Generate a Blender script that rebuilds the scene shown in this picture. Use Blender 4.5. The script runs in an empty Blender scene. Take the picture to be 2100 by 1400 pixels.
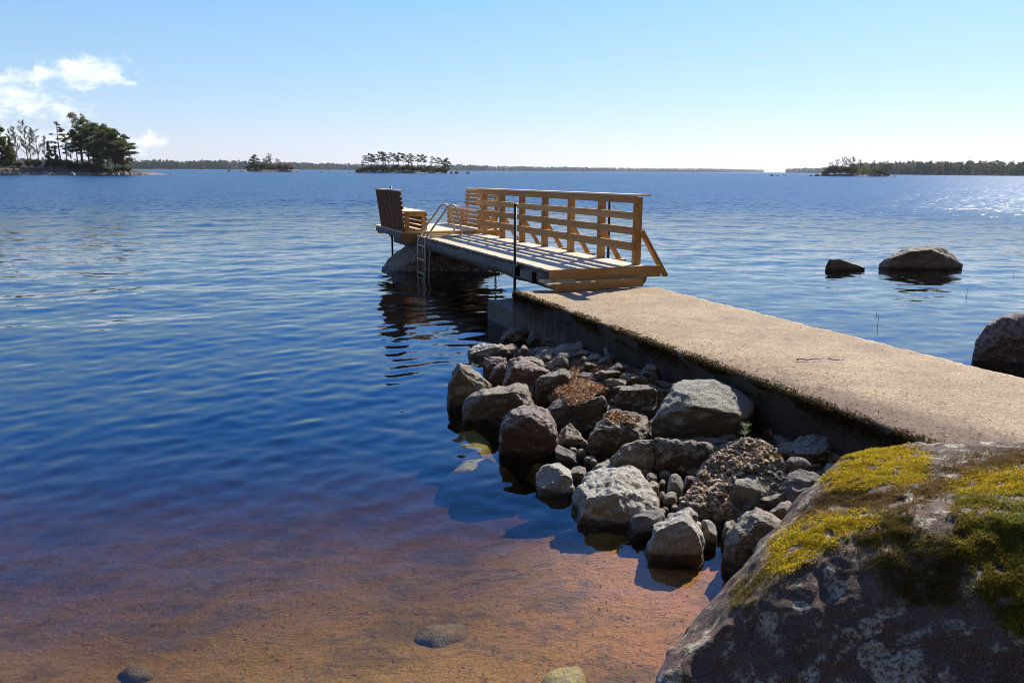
import bpy, bmesh, math, random
import numpy as np
from mathutils import Vector, Matrix, noise
from mathutils.bvhtree import BVHTree

scene = bpy.context.scene
COL = scene.collection

# ------------------------------------------------------------------ camera
FPX, CXP, CYP, CAMH = 1600.0, 1050.0, 700.0, 2.2
_p, _r = math.radians(12.34), math.radians(0.38)
FW = np.array([0, math.cos(_p), -math.sin(_p)])
_rt = np.array([1.0, 0, 0]); _up = np.cross(_rt, FW)
RT = _rt * math.cos(_r) + _up * math.sin(_r)
UP = -_rt * math.sin(_r) + _up * math.cos(_r)
CAMP = np.array([0, 0, CAMH])
cam_d = bpy.data.cameras.new('camera'); cam = bpy.data.objects.new('camera', cam_d); COL.objects.link(cam)
cam_d.sensor_width = 36; cam_d.lens = 36 * FPX / 2100
cam_d.clip_start = 0.05; cam_d.clip_end = 40000
cam.matrix_world = Matrix(((RT[0], UP[0], -FW[0], 0), (RT[1], UP[1], -FW[1], 0), (RT[2], UP[2], -FW[2], CAMH), (0, 0, 0, 1)))
scene.camera = cam

def ray(x, y):
    return (x - CXP) / FPX * RT - (y - CYP) / FPX * UP + FW
def atz(x, y, z):
    d = ray(x, y); return CAMP + d * (z - CAMH) / d[2]
def aty(x, y, Y):
    d = ray(x, y); return CAMP + d * (Y / d[1])

# ------------------------------------------------------------------ light
SUN_AZ, SUN_EL = math.radians(34.3), math.radians(37.0)
EXPOSURE = 0.62
SKY_STRENGTH = 0.085
SUNDIR = Vector((math.sin(SUN_AZ) * math.cos(SUN_EL), math.cos(SUN_AZ) * math.cos(SUN_EL), math.sin(SUN_EL)))
sl = bpy.data.lights.new('sun', 'SUN'); sl.energy = 5.0; sl.angle = math.radians(0.5); sl.color = (1.0, 0.93, 0.82)
so = bpy.data.objects.new('sun', sl); COL.objects.link(so); so.rotation_euler = SUNDIR.to_track_quat('Z', 'Y').to_euler()
vs = scene.view_settings
vs.view_transform = 'Standard'; vs.look = 'None'; vs.exposure = EXPOSURE; vs.gamma = 1.0
scene.cycles.filter_width = 0.95

class NT:
    """tiny node-graph helper"""
    def __init__(s, tree): s.t = tree; s.n = tree.nodes; s.n.clear()
    def add(s, typ, ins=None, **kw):
        nd = s.n.new(typ)
        for k, v in kw.items(): setattr(nd, k, v)
        for k, v in (ins or {}).items(): s.set(nd, k, v)
        return nd
    def set(s, nd, k, v):
        sock = nd.inputs[k]
        if isinstance(v, bpy.types.NodeSocket): s.t.links.new(v, sock)
        elif isinstance(v, bpy.types.Node): s.t.links.new(v.outputs[0], sock)
        else: sock.default_value = v
    def math(s, op, a, b=None, c=None, clamp=False):
        nd = s.n.new('ShaderNodeMath'); nd.operation = op; nd.use_clamp = clamp
        for i, v in enumerate((a, b, c)):
            if v is not None: s.set(nd, i, v)
        return nd.outputs[0]
    def vmath(s, op, a, b=None):
        nd = s.n.new('ShaderNodeVectorMath'); nd.operation = op
        s.set(nd, 0, a)
        if b is not None: s.set(nd, 1, b)
        return nd.outputs[0]
    def ramp(s, fac, lo, hi):
        nd = s.n.new('ShaderNodeMapRange'); nd.interpolation_type = 'SMOOTHSTEP'
        s.set(nd, 'Value', fac); s.set(nd, 'From Min', lo); s.set(nd, 'From Max', hi)
        return nd.outputs[0]
    def mix(s, fac, a, b, blend='MIX'):
        nd = s.n.new('ShaderNodeMix'); nd.data_type = 'RGBA'; nd.blend_type = blend
        s.set(nd, 0, fac)
        for i, v in ((6, a), (7, b)):
            if isinstance(v, (tuple, list)): v = (*v[:3], 1.0)
            s.set(nd, i, v)
        return nd.outputs[2]
    def noise(s, vec, scale, detail=4, rough=0.55, col=False, dist=0.0):
        nd = s.add('ShaderNodeTexNoise', {'Vector': vec, 'Scale': scale, 'Detail': detail, 'Roughness': rough, 'Distortion': dist})
        return nd.outputs['Color' if col else 'Fac']
    def mapping(s, vec, scale=(1, 1, 1), loc=(0, 0, 0), rot=(0, 0, 0)):
        nd = s.add('ShaderNodeMapping', {'Vector': vec, 'Scale': scale, 'Location': loc, 'Rotation': rot})
        return nd.outputs[0]

# sky with a few fair-weather clouds low in the west
world = bpy.data.worlds.new('World'); scene.world = world; world.use_nodes = True
g = NT(world.node_tree)
sky = g.add('ShaderNodeTexSky', sky_type='NISHITA', sun_disc=False)
sky.sun_elevation = SUN_EL; sky.sun_rotation = SUN_AZ
sky.altitude = 20; sky.air_density = 1.0; sky.dust_density = 0.25; sky.ozone_density = 1.6
tc = g.add('ShaderNodeTexCoord')
sep = g.add('ShaderNodeSeparateXYZ', {0: tc.outputs['Generated']})
dy = g.math('MAXIMUM', sep.outputs[1], 0.05)
uu = g.math('DIVIDE', sep.outputs[0], dy); vv = g.math('DIVIDE', sep.outputs[2], dy)
uv = g.add('ShaderNodeCombineXYZ', {0: uu, 1: vv}).outputs[0]
front = g.ramp(sep.outputs[1], 0.2, 0.35)
CLOUDS = [(175, 150, 62, 24, 1.05), (215, 160, 55, 10, 0.8), (95, 158, 70, 14, 0.85), (10, 160, 60, 14, 0.8), (160, 176, 60, 6, .55),
          (30, 200, 60, 22, 0.95), (90, 224, 90, 22, 0.75), (-60, 230, 90, 30, 0.8), (20, 272, 110, 12, .72), (130, 290, 90, 16, 0.8),
          (300, 292, 34, 15, 0.9), (60, 290, 60, 14, .75), (-160, 190, 120, 60, 0.8), (-330, 260, 120, 34, 0.8)]
field = None
wob = g.noise(uv, 38.0, 5, 0.6, col=True)
wv = g.vmath('SCALE', g.vmath('SUBTRACT', wob, (0.5, 0.5, 0.5)))
g.set(wv.node, 'Scale', 0.035)
uvw = g.vmath('ADD', uv, wv)
sepw = g.add('ShaderNodeSeparateXYZ', {0: uvw})
for (px, py, rx, ry, st) in CLOUDS:
    d = ray(px, py); u0, v0 = d[0] / d[1], d[2] / d[1]
    a = g.math('DIVIDE', g.math('SUBTRACT', sepw.outputs[0], u0), rx / FPX * 1.4)
    b = g.math('DIVIDE', g.math('SUBTRACT', sepw.outputs[1], v0), ry / FPX * 1.4)
    e = g.math('EXPONENT', g.math('MULTIPLY', g.math('ADD', g.math('MULTIPLY', a, a), g.math('MULTIPLY', b, b)), -0.9))
    e = g.math('MULTIPLY', e, st)
    field = e if field is None else g.math('MAXIMUM', field, e)
cn = g.noise(g.mapping(uv, (1, 2.2, 1)), 46.0, 7, 0.6)
dens = g.ramp(g.math('ADD', field, g.math('MULTIPLY', g.math('SUBTRACT', cn, 0.5), 1.3)), 0.30, 1.05)
dens = g.math('MULTIPLY', g.math('MULTIPLY', dens, front), 0.92)
cn2 = g.noise(g.mapping(uv, (1, 2.0, 1), (0.004, 0.012, 0)), 30.0, 5, 0.6)
ccol = g.mix(g.ramp(cn2, 0.35, 0.62), (6.6, 7.5, 8.8), (9.5, 9.6, 9.6))
gam = g.add('ShaderNodeGamma', {'Color': sky.outputs[0], 'Gamma': 0.55})
tint = g.mix(g.ramp(g.add('ShaderNodeSeparateXYZ', {0: tc.outputs['Generated']}).outputs[2], 0.13, 0.38), g.mix(g.ramp(g.add('ShaderNodeSeparateXYZ', {0: tc.outputs['Generated']}).outputs[2], -0.02, 0.16), (0.90, 0.95, 1.24), (0.86, 0.985, 1.14)), (1.0, 1.38, 2.3))
hsv = g.add('ShaderNodeHueSaturation', {'Saturation': 1.27, 'Value': 2.2, 'Color': g.mix(1.0, gam.outputs[0], tint, 'MULTIPLY')})
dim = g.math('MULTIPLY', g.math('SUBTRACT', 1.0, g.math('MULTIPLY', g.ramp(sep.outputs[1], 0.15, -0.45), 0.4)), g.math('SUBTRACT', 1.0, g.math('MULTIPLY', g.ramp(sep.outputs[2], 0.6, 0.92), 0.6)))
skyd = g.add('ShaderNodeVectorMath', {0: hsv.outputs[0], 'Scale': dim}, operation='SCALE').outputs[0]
# neutral tone added to the unseen sky behind and overhead, tempering shadow fill
neutral_fill = g.math('MAXIMUM', g.math('MULTIPLY', g.ramp(sep.outputs[1], 0.15, -0.35), 0.9), g.math('MULTIPLY', g.ramp(sep.outputs[2], 0.62, 0.9), 0.6))
skyd = g.mix(neutral_fill, skyd, (1.25, 1.14, 1.03))
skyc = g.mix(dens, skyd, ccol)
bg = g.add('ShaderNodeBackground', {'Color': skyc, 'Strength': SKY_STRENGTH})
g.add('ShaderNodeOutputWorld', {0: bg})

# ------------------------------------------------------------------ helpers
def tag(o, label=None, cat=None, group=None, kind=None):
    for k, v in (('label', label), ('category', cat), ('group', group), ('kind', kind)):
        if v: o[k] = v
    return o
def empty(name, loc=(0, 0, 0), rz=0.0, label=None, cat=None, group=None):
    o = bpy.data.objects.new(name, None); COL.objects.link(o); o.location = loc; o.rotation_euler = (0, 0, rz)
    o.empty_display_size = 0.2
    return tag(o, label, cat, group)
def mesh_obj(name, V, F, mat, parent=None, smooth=False, loc=(0, 0, 0)):
    me = bpy.data.meshes.new(name)
    V = np.asarray(V, np.float32).reshape(-1, 3)
    if isinstance(F, np.ndarray) and F.ndim == 2:
        nf, k = F.shape
        me.vertices.add(len(V)); me.vertices.foreach_set('co', V.ravel())
        me.loops.add(nf * k); me.loops.foreach_set('vertex_index', F.astype(np.int32).ravel())
        me.polygons.add(nf); me.polygons.foreach_set('loop_start', np.arange(0, nf * k, k, dtype=np.int32))
        me.update(calc_edges=True); me.validate()
    else:
        me.from_pydata([tuple(map(float, v)) for v in V], [], [tuple(map(int, f)) for f in F]); me.update()
    if smooth: me.polygons.foreach_set('use_smooth', np.ones(len(me.polygons), bool))
    if mat: me.materials.append(mat)
    o = bpy.data.objects.new(name, me); COL.objects.link(o); o.location = loc
    if parent: o.parent = parent
    return o
def vcol(o, name, vals):
    at = o.data.color_attributes.new(name, 'FLOAT_COLOR', 'POINT')
    v = np.ones((len(o.data.vertices), 4), np.float32); v[:, :3] = vals
    at.data.foreach_set('color', v.ravel())
class MB:
    """collects simple solids into one mesh"""
    def __init__(s): s.V = []; s.F = []
    def hexa(s, pts):
        n = len(s.V); s.V += [tuple(p) for p in pts]
        s.F += [tuple(n + i for i in f) for f in ((0, 3, 2, 1), (4, 5, 6, 7), (0, 1, 5, 4), (1, 2, 6, 5), (2, 3, 7, 6), (3, 0, 4, 7))]
    def box(s, x0, x1, y0, y1, z0, z1):
        s.hexa([(x0, y0, z0), (x1, y0, z0), (x1, y1, z0), (x0, y1, z0), (x0, y0, z1), (x1, y0, z1), (x1, y1, z1), (x0, y1, z1)])
    def bar(s, a, b, w, h, up=(0, 0, 1)):
        a, b = Vector(a), Vector(b); d = (b - a).normalized(); r = d.cross(Vector(up)).normalized(); u = r.cross(d)
        r, u = r * w / 2, u * h / 2
        s.hexa([a - r - u, a + r - u, b + r - u, b - r - u, a - r + u, a + r + u, b + r + u, b - r + u])
    def tube(s, path, rad, n=8, cap=True):
        path = [Vector(p) for p in path]; k0 = len(s.V)
        rad = rad if isinstance(rad, (list, tuple)) else [rad] * len(path)
        ref = None
        for i, p in enumerate(path):
            d = (path[min(i + 1, len(path) - 1)] - path[max(i - 1, 0)]).normalized()
            if ref is None or abs(ref.dot(d)) > 0.95: ref = Vector((1, 0, 0)) if abs(d.x) < 0.8 else Vector((0, 1, 0))
            r = (ref - d * ref.dot(d)).normalized(); ref = r; u = d.cross(r)
            for j in range(n):
                a = 2 * math.pi * j / n
                s.V.append(tuple(p + (r * math.cos(a) + u * math.sin(a)) * rad[i]))
        for i in range(len(path) - 1):
            for j in range(n):
                a, b = k0 + i * n + j, k0 + i * n + (j + 1) % n
                s.F.append((a, b, b + n, a + n))
        if cap:
            s.F.append(tuple(k0 + j for j in reversed(range(n)))); e = k0 + (len(path) - 1) * n
            s.F.append(tuple(e + j for j in range(n)))
    def build(s, name, mat, parent=None, smooth=False, loc=(0, 0, 0)):
        o = mesh_obj(name, s.V, s.F, mat, parent, smooth, loc); return o

# ------------------------------------------------------------------ materials
def new_mat(name):
    m = bpy.data.materials.new(name); m.use_nodes = True
    return m, NT(m.node_tree)
def finish(g, bsdf, disp=None):
    out = g.add('ShaderNodeOutputMaterial', {0: bsdf})
    return out
def bump(g, h, strength, dist, normal=None):
    ins = {'Height': h, 'Strength': strength, 'Distance': dist}
    if normal is not None: ins['Normal'] = normal
    return g.add('ShaderNodeBump', ins).outputs[0]

def rock_mat(name, c1, c2, lichen=0.3, lcol=(0.34, 0.34, 0.31), wet=True, fine=1.0, algae=0.0, stain=(0.09, 0.06, 0.045)):
    m, g = new_mat(name)
    co = g.add('ShaderNodeTexCoord').outputs['Object']
    oi = g.add('ShaderNodeObjectInfo')
    geo = g.add('ShaderNodeNewGeometry')
    cs = g.vmath('ADD', co, g.vmath('SCALE', (17.3, 9.1, 5.7)))
    sc = cs.node; g.set(sc.inputs[1].links[0].from_node, 'Scale', oi.outputs['Random'])
    n1 = g.noise(cs, 3.2, 5, 0.6); n2 = g.noise(cs, 17, 6, 0.65); n3 = g.noise(cs, 85, 4, 0.7)
    col = g.mix(g.ramp(n1, 0.35, 0.65), c1, c2)
    col = g.mix(g.math('MULTIPLY', g.ramp(n2, 0.5, 0.72), 0.6), col, stain)
    spk = g.noise(cs, 150, 2, 0.5)
    col = g.mix(g.math('MULTIPLY', g.ramp(spk, 0.55, 0.7), 0.45), col, tuple(min(1, x * 1.9) for x in c1))
    col = g.mix(g.math('MULTIPLY', g.ramp(spk, 0.45, 0.32), 0.45), col, tuple(x * 0.35 for x in c1))
    # lichen on upward faces; brightness of sunlit tops also put into its colour
    upn = g.add('ShaderNodeSeparateXYZ', {0: geo.outputs['Normal']}).outputs[2]
    lm = g.math('MULTIPLY', g.ramp(upn, 0.0, 0.5), g.ramp(g.math('ADD', n2, g.math('MULTIPLY', upn, 0.14)), 0.60 - lichen * 0.35, 0.74 - lichen * 0.3))
    lm = g.math('MULTIPLY', lm, g.ramp(n3, 0.36, 0.55))
    col = g.mix(g.math('MULTIPLY', lm, 0.85), col, lcol)
    z = g.add('ShaderNodeSeparateXYZ', {0: geo.outputs['Position']}).outputs[2]
    rough = 0.85
    if algae > 0:
        col = g.mix(g.math('MULTIPLY', g.ramp(z, 0.05, -0.03), algae), col, (0.42, 0.33, 0.09))
    if wet:
        zz = g.math('ADD', z, g.math('MULTIPLY', g.math('SUBTRACT', n1, 0.5), 0.05))
        wm = g.ramp(zz, 0.055, 0.03)
        col = g.mix(g.math('MULTIPLY', wm, 0.75), col, (0.018, 0.015, 0.012))
        rough = g.math('SUBTRACT', 0.88, g.math('MULTIPLY', wm, 0.5))
    h = g.math('ADD', g.math('MULTIPLY', n2, 0.7), g.math('MULTIPLY', n3, 0.4))
    nb = bump(g, h, 1.0, 0.05 * fine)
    nb = bump(g, spk, 0.7, 0.006, nb)
    finish(g, g.add('ShaderNodeBsdfPrincipled', {'Base Color': col, 'Roughness': rough, 'Normal': nb, 'Specular IOR Level': 0.35}))
    return m

MAT = {}
MAT['pale'] = rock_mat('pale_rock', (0.46, 0.395, 0.31), (0.38, 0.33, 0.26), 0.25, (0.66, 0.63, 0.54), stain=(0.2, 0.165, 0.13))
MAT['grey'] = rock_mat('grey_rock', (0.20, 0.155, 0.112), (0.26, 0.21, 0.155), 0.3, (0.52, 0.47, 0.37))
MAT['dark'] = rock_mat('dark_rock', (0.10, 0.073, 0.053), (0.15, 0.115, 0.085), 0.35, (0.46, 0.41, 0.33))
MAT['red'] = rock_mat('reddish_granite', (0.15, 0.09, 0.07), (0.20, 0.13, 0.105), 0.3, (0.54, 0.47, 0.42))
MAT['lichen'] = rock_mat('lichen_rock', (0.11, 0.085, 0.063), (0.15, 0.118, 0.09), 0.75, (0.52, 0.50, 0.41))
MAT['slabrock'] = rock_mat('flat_pale_rock', (0.31, 0.28, 0.225), (0.27, 0.25, 0.21), 0.3, (0.50, 0.46, 0.36))
MAT['ochre'] = rock_mat('ochre_rock', (0.36, 0.25, 0.15), (0.3, 0.24, 0.17), 0.2)
MAT['conglo'] = rock_mat('rough_conglomerate', (0.21, 0.175, 0.15), (0.27, 0.235, 0.205), 0.4, (0.40, 0.37, 0.34), fine=1.8)
MAT['algae'] = rock_mat('algae_rock', (0.60, 0.45, 0.13), (0.66, 0.54, 0.27), 0.1, wet=False, algae=0.35, stain=(0.35, 0.25, 0.08))
MAT['sunk'] = rock_mat('sunken_rock', (0.26, 0.17, 0.07), (0.33, 0.22, 0.10), 0.0, wet=False, stain=(0.15, 0.09, 0.04))
MAT['islerock'] = rock_mat('island_rock', (0.42, 0.30, 0.24), (0.36, 0.30, 0.26), 0.1)

def wood_mat(name, base, dark, axis, grey=0.0):
    m, g = new_mat(name)
    co = g.add('ShaderNodeTexCoord').outputs['Object']
    oi = g.add('ShaderNodeObjectInfo').outputs['Random']
    s = {'x': (1.2, 14, 14), 'y': (14, 1.2, 14), 'z': (14, 14, 1.2)}[axis]
    off = g.add('ShaderNodeCombineXYZ', {0: g.math('MULTIPLY', oi, 31.0), 1: g.math('MULTIPLY', oi, 17.0), 2: g.math('MULTIPLY', oi, 7.0)}).outputs[0]
    v = g.vmath('ADD', g.mapping(co, s), off)
    n = g.noise(v, 1.6, 5, 0.6, dist=0.6); f = g.noise(v, 6, 3, 0.6)
    kn = g.add('ShaderNodeTexVoronoi', {'Vector': g.vmath('ADD', g.mapping(co, tuple(0.35 * q if q > 5 else 2.2 for q in s)), off), 'Scale': 1.6}).outputs['Distance']
    col = g.mix(g.ramp(n, 0.35, 0.7), base, dark)
    col = g.mix(g.math('MULTIPLY', g.ramp(f, 0.55, 0.75), 0.5), col, tuple(x * 0.6 for x in dark))
    col = g.mix(g.math('MULTIPLY', g.ramp(kn, 0.14, 0.06), 0.75), col, (0.12, 0.055, 0.025))
    tone = g.math('ADD', 0.82, g.math('MULTIPLY', oi, 0.36))
    hs = g.add('ShaderNodeHueSaturation', {'Value': tone, 'Color': col}).outputs[0]
    if grey > 0:
        geo = g.add('ShaderNodeNewGeometry')
        gn = g.noise(co, 4, 4, 0.6)
        hs = g.mix(g.math('MULTIPLY', g.ramp(gn, 0.25, 0.7), grey), hs, (0.40, 0.37, 0.32))
    finish(g, g.add('ShaderNodeBsdfPrincipled', {'Base Color': hs, 'Roughness': 0.8, 'Specular IOR Level': 0.15, 'Normal': bump(g, f, 0.4, 0.004)}))
    return m
WB, WD = (0.54, 0.315, 0.13), (0.43, 0.235, 0.09)
for ax in 'xyz':
    MAT['wood_' + ax] = wood_mat('pine_wood_' + ax, WB, WD, ax)
MAT['deck'] = wood_mat('bleached_deck_wood', (0.84, 0.73, 0.55), (0.72, 0.60, 0.42), 'x', 0.1)
MAT['greywood'] = wood_mat('weathered_grey_beam', (0.26, 0.205, 0.15), (0.17, 0.13, 0.095), 'y', 0.4)
MAT['oldwood'] = wood_mat('dark_back_boards', (0.27, 0.115, 0.036), (0.17, 0.07, 0.024), 'z')

def plain(name, col, rough=0.6, metal=0.0, var=0.3, sc=12):
    m, g = new_mat(name)
    co = g.add('ShaderNodeTexCoord').outputs['Object']
    n = g.noise(co, sc, 4, 0.6)
    c = g.mix(g.math('MULTIPLY', n, var * 2), col, tuple(x * 0.45 for x in col))
    finish(g, g.add('ShaderNodeBsdfPrincipled', {'Base Color': c, 'Roughness': rough, 'Metallic': metal}))
    return m
MAT['pipe'] = plain('black_steel_pipe', (0.025, 0.022, 0.02), 0.5)
MAT['steel'] = plain('galvanised_steel', (0.60, 0.53, 0.44), 0.45, 0.35, 0.2)
MAT['bark'] = plain('tree_bark', (0.075, 0.058, 0.045), 0.9, 0, .4, 2)
MAT['pinebark'] = plain('pine_bark', (0.13, 0.075, 0.05), 0.9, 0, .4, 2)
MAT['twig'] = plain('bare_twigs', (0.17, 0.14, 0.115), 0.9, 0, .3, 1)
MAT['stick'] = plain('grey_stick', (0.50, 0.51, 0.50), 0.8)
MAT['reed'] = plain('reed_stem', (0.09, 0.09, 0.05), 0.7)

def leaf_mat(name, c1, c2, trans=0.48, sc=0.35, attr=False):
    m, g = new_mat(name)
    if attr:
        col = g.add('ShaderNodeAttribute', attribute_name='tint').outputs['Color']
    else:
        co = g.add('ShaderNodeTexCoord').outputs['Object']
        col = g.mix(g.ramp(g.noise(co, sc, 4, 0.6), 0.35, 0.65), c1, c2)
    d = g.add('ShaderNodeBsdfDiffuse', {'Color': col}); t = g.add('ShaderNodeBsdfTranslucent', {'Color': col})
    finish(g, g.add('ShaderNodeMixShader', {0: trans, 1: d, 2: t}))
    return m
MAT['pine_leaf'] = leaf_mat('pine_needles', (0.12, 0.15, 0.045), (0.20, 0.22, 0.065))
MAT['pine_dark'] = leaf_mat('dark_pine_needles', (0.085, 0.11, 0.045), (0.15, 0.165, 0.06))
MAT['green_leaf'] = leaf_mat('bright_conifer_needles', (0.11, 0.15, 0.035), (0.20, 0.205, 0.045))
MAT['bud_leaf'] = leaf_mat('budding_birch_twigs', (0.20, 0.19, 0.09), (0.26, 0.25, 0.12))
MAT['bush'] = leaf_mat('willow_scrub', (0.15, 0.13, 0.07), (0.16, 0.16, 0.06))
MAT['tint'] = leaf_mat('far_wood_foliage', None, None, 0.25, attr=True)
MAT['moss'] = leaf_mat('moss_blades', None, None, 0.42, attr=True)
MAT['litter'] = leaf_mat('needle_litter', None, None, 0.15, attr=True)

# ------------------------------------------------------------------ ground
SLO = np.array([0.015, 10.51]); STH = 0.398
def slab_local(x, y):
    dx, dy_ = x - SLO[0], y - SLO[1]
    c, s = math.cos(STH), math.sin(STH)
    return dx * c + dy_ * s, -dx * s + dy_ * c
def sstep(a, b, x):
    t = np.clip((x - a) / (b - a), 0, 1); return t * t * (3 - 2 * t)
rngN = np.random.default_rng(11)
def lump(x, y, scale, seed):
    r = np.random.default_rng(seed); out = np.zeros_like(x)
    for i in range(14):
        k = scale * (0.6 + 1.4 * r.random()); a = r.random() * 6.283; p = r.random() * 6.283
        out += np.sin(x * k * math.cos(a) + y * k * math.sin(a) + p)
    return out / 14 * 1.6
_bank = [(905, 850, -0.1)]
def ground_h(x, y):
    x = np.asarray(x, float); y = np.asarray(y, float)
    # generally: land behind the photographer, sloping into the lake
    q = y + 0.28 * x
    h = np.interp(q, [-9, -1.5, 0.6, 1.6, 3.0, 4.2, 6, 9, 14, 30, 80], [1.2, 0.62, 0.4, 0.0, -0.11, -0.175, -0.34, -0.66, -1.4, -4.2, -6.2])
    # left of the frame the bottom drops sooner
    h = h - 0.09 * sstep(-0.3, -3.5, x) * sstep(1.5, 3, q)
    h = h + 0.06 * np.exp(-((x - 0.9) / 0.75) ** 2 - ((y - 3.55) / 0.85) ** 2) + 0.02 * np.exp(-((x - .3) / 1.5) ** 2 - ((y - 2.9) / 0.8) ** 2)
    w_ = np.exp(-(np.abs(x - 0.75) / 0.8) ** 3 - (np.abs(y - 3.95) / 0.85) ** 3); h = h * (1 - w_) + w_ * -0.06
    # rubble bank along the slab wall
    sx, sy = slab_local(x, y)
    d = np.maximum(-sx, 0)                         # distance from the slab's left edge
    top = np.interp(sy, [-9, -6.4, -5, -3.3, -2.0, -1.0, -0.4, 0.6], [0.45, 0.25, 0.16, 0.28, 0.24, 0.04, -0.3, -1.2])
    wid = np.interp(sy, [-9, -6.6, -5.6, -4.4, -3, -2.0, -1.0, 0], [2.6, 1.5, 1.35, 1.25, 1.15, 0.9, 0.6, 0.2])
    bank = top - (top + 0.30) * sstep(0.25, 1.0, d / wid) - 2.5 * sstep(1.0, 2.6, d / wid)
    near = sstep(1.4, 0.5, sx)
    h2 = np.where(sx < 1.4, np.maximum(h, bank * near + h * (1 - near)), h)
    h2 = h2 + 0.012 * lump(x, y, 3.0, 3) * sstep(2, 0, h2) + 0.006 * lump(x, y, 11.0, 4)
    # ground under and right of the landward end of the slab
    h2 = np.maximum(h2, np.interp(sy, [-16, -9.5, -8.0, -6.8], [1.3, 0.5, 0.2, -3.0]) + 0 * x)
    return h2

m, g = new_mat('lakebed_sand')
geo = g.add('ShaderNodeNewGeometry'); P = geo.outputs['Position']
sp = g.add('ShaderNodeSeparateXYZ', {0: P})
n1 = g.noise(P, 1.3, 5, 0.6); n2 = g.noise(g.mapping(P, (1, 1.5, 1)), 9, 6, 0.65); n3 = g.noise(P, 60, 3, 0.7)
redm = g.ramp(g.math('ADD', sp.outputs[0], g.math('MULTIPLY', n1, 1.2)), 0.0, 1.9)
col = g.mix(redm, (0.37, 0.205, 0.048), (0.46, 0.185, 0.062))
col = g.mix(g.math('MULTIPLY', g.ramp(n2, 0.5, 0.72), 0.75), col, (0.11, 0.075, 0.05))
col = g.mix(g.math('MULTIPLY', g.ramp(n3, 0.55, 0.72), 0.5), col, (0.55, 0.42, 0.30))
col = g.mix(g.math('MULTIPLY', g.ramp(n3, 0.46, 0.33), 0.6), col, (0.13, 0.075, 0.045))
col = g.mix(g.math('MULTIPLY', g.ramp(g.noise(g.mapping(P, (0.8, 1.4, 1)), 2.6, 5, 0.65), 0.47, 0.66), 0.75), col, (0.15, 0.095, 0.045))
# rusty iron-stained sand in the cove by the boulder
rc = atz(1440, 1135, -0.06)
dd = g.vmath('SUBTRACT', P, tuple(rc)); ln = g.add('ShaderNodeVectorMath', {0: g.mapping(dd, (0.8, 1.3, 0.2))}, operation='LENGTH').outputs['Value']
col = g.mix(g.ramp(g.math('ADD', ln, g.math('MULTIPLY', n2, 0.12)), 0.34, 0.2), col, (0.62, 0.21, 0.045))
dry = g.ramp(sp.outputs[2], 0.0, 0.05)
dryc = g.mix(g.ramp(n2, 0.35, 0.65), (0.10, 0.072, 0.052), (0.17, 0.125, 0.088))
col = g.mix(dry, col, dryc)
bh = g.math('ADD', g.math('MULTIPLY', n2, 1.0), g.math('MULTIPLY', n3, 0.35))
finish(g, g.add('ShaderNodeBsdfPrincipled', {'Base Color': col, 'Roughness': 0.9, 'Normal': bump(g, bh, 0.8, 0.03)}))
MAT['lakebed'] = m

def polar_grid(angs, rads, fn, cx=0.0, cy=0.0):
    A, Rr = np.meshgrid(angs, rads)
    X = cx + Rr * np.sin(A); Y = cy + Rr * np.cos(A)
    Z = fn(X, Y)
    V = np.stack([X, Y, Z], -1).reshape(-1, 3)
    na, nr = len(angs), len(rads)
    i = np.arange(nr - 1)[:, None] * na + np.arange(na - 1)[None, :]
    F = np.stack([i, i + na, i + na + 1, i + 1], -1).reshape(-1, 4)[:, ::-1]
    return V, F
# lakebed, one sheet from behind the camera to the horizon
angs = np.concatenate([np.linspace(-math.pi, -1.0, 60)[:-1], np.linspace(-1.0, 1.0, 300), np.linspace(1.0, math.pi, 60)[1:]])
rads = np.concatenate([np.linspace(0, 0.6, 5)[:-1], np.linspace(0.6, 16, 260)[:-1], np.geomspace(16, 9000, 60)])
V, F = polar_grid(angs, rads, ground_h)
bed = mesh_obj('lakebed', V, F, MAT['lakebed'], smooth=True); tag(bed, kind='structure')
ground_at = lambda x, y: float(ground_h(np.array([x]), np.array([y]))[0])

# ------------------------------------------------------------------ water
def wave_z(X, Y):
    r = np.random.default_rng(7); Z = np.zeros_like(X)
    dist = np.hypot(X, Y)
    cell = np.maximum(0.012, dist * 0.0052)             # local mesh spacing
    shore = sstep(1.2, 9.5, Y + 0.3 * np.maximum(-X, 0) - 0.4 * np.maximum(X, 0))
    for lam, n, slope, spread in ((3.2, 6, 0.026, 0.5), (1.7, 8, 0.030, 0.55), (0.95, 12, 0.027, 0.6), (0.5, 18, 0.032, 0.7), (0.27, 20, 0.048, 0.8), (0.15, 22, 0.048, 1.0)):
        for i in range(n):
            l = lam * math.exp(r.normal(0, 0.22)); k = 6.283 / l
            a = math.radians(158) + r.normal(0, spread)    # travel direction
            ph = r.random() * 6.283
            amp = slope * 1.41 / k / math.sqrt(n)
            keep = sstep(3.2, 6.0, l / cell)
            damp = (0.05 + 0.35 * shore + 0.6 * sstep(9, 22, dist)) if lam > 0.8 else (0.10 + 0.9 * shore) if lam > 0.4 else (0.2 + 0.8 * shore)
            Z += amp * damp * keep * np.sin(k * (X * math.sin(a) + Y * math.cos(a)) + ph + 0.35 * np.sin(0.21 * X + 0.13 * Y + i))
    # slow gusts
    gust = 0.75 + 0.35 * np.sin(X * 0.35 + 0.9 * np.sin(Y * 0.22)) * np.sin(Y * 0.28 + 0.5 + 0.4 * X * 0.2)
    return Z * gust * 0.85
wa = np.concatenate([np.linspace(-math.pi, -0.95, 40)[:-1], np.linspace(-0.95, 0.95, 640), np.linspace(0.95, math.pi, 40)[1:]])
wr = np.concatenate([np.linspace(0.25, 1.4, 8)[:-1], np.geomspace(1.4, 60, 760)[:-1], np.geomspace(60, 8800, 60)])
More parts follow.
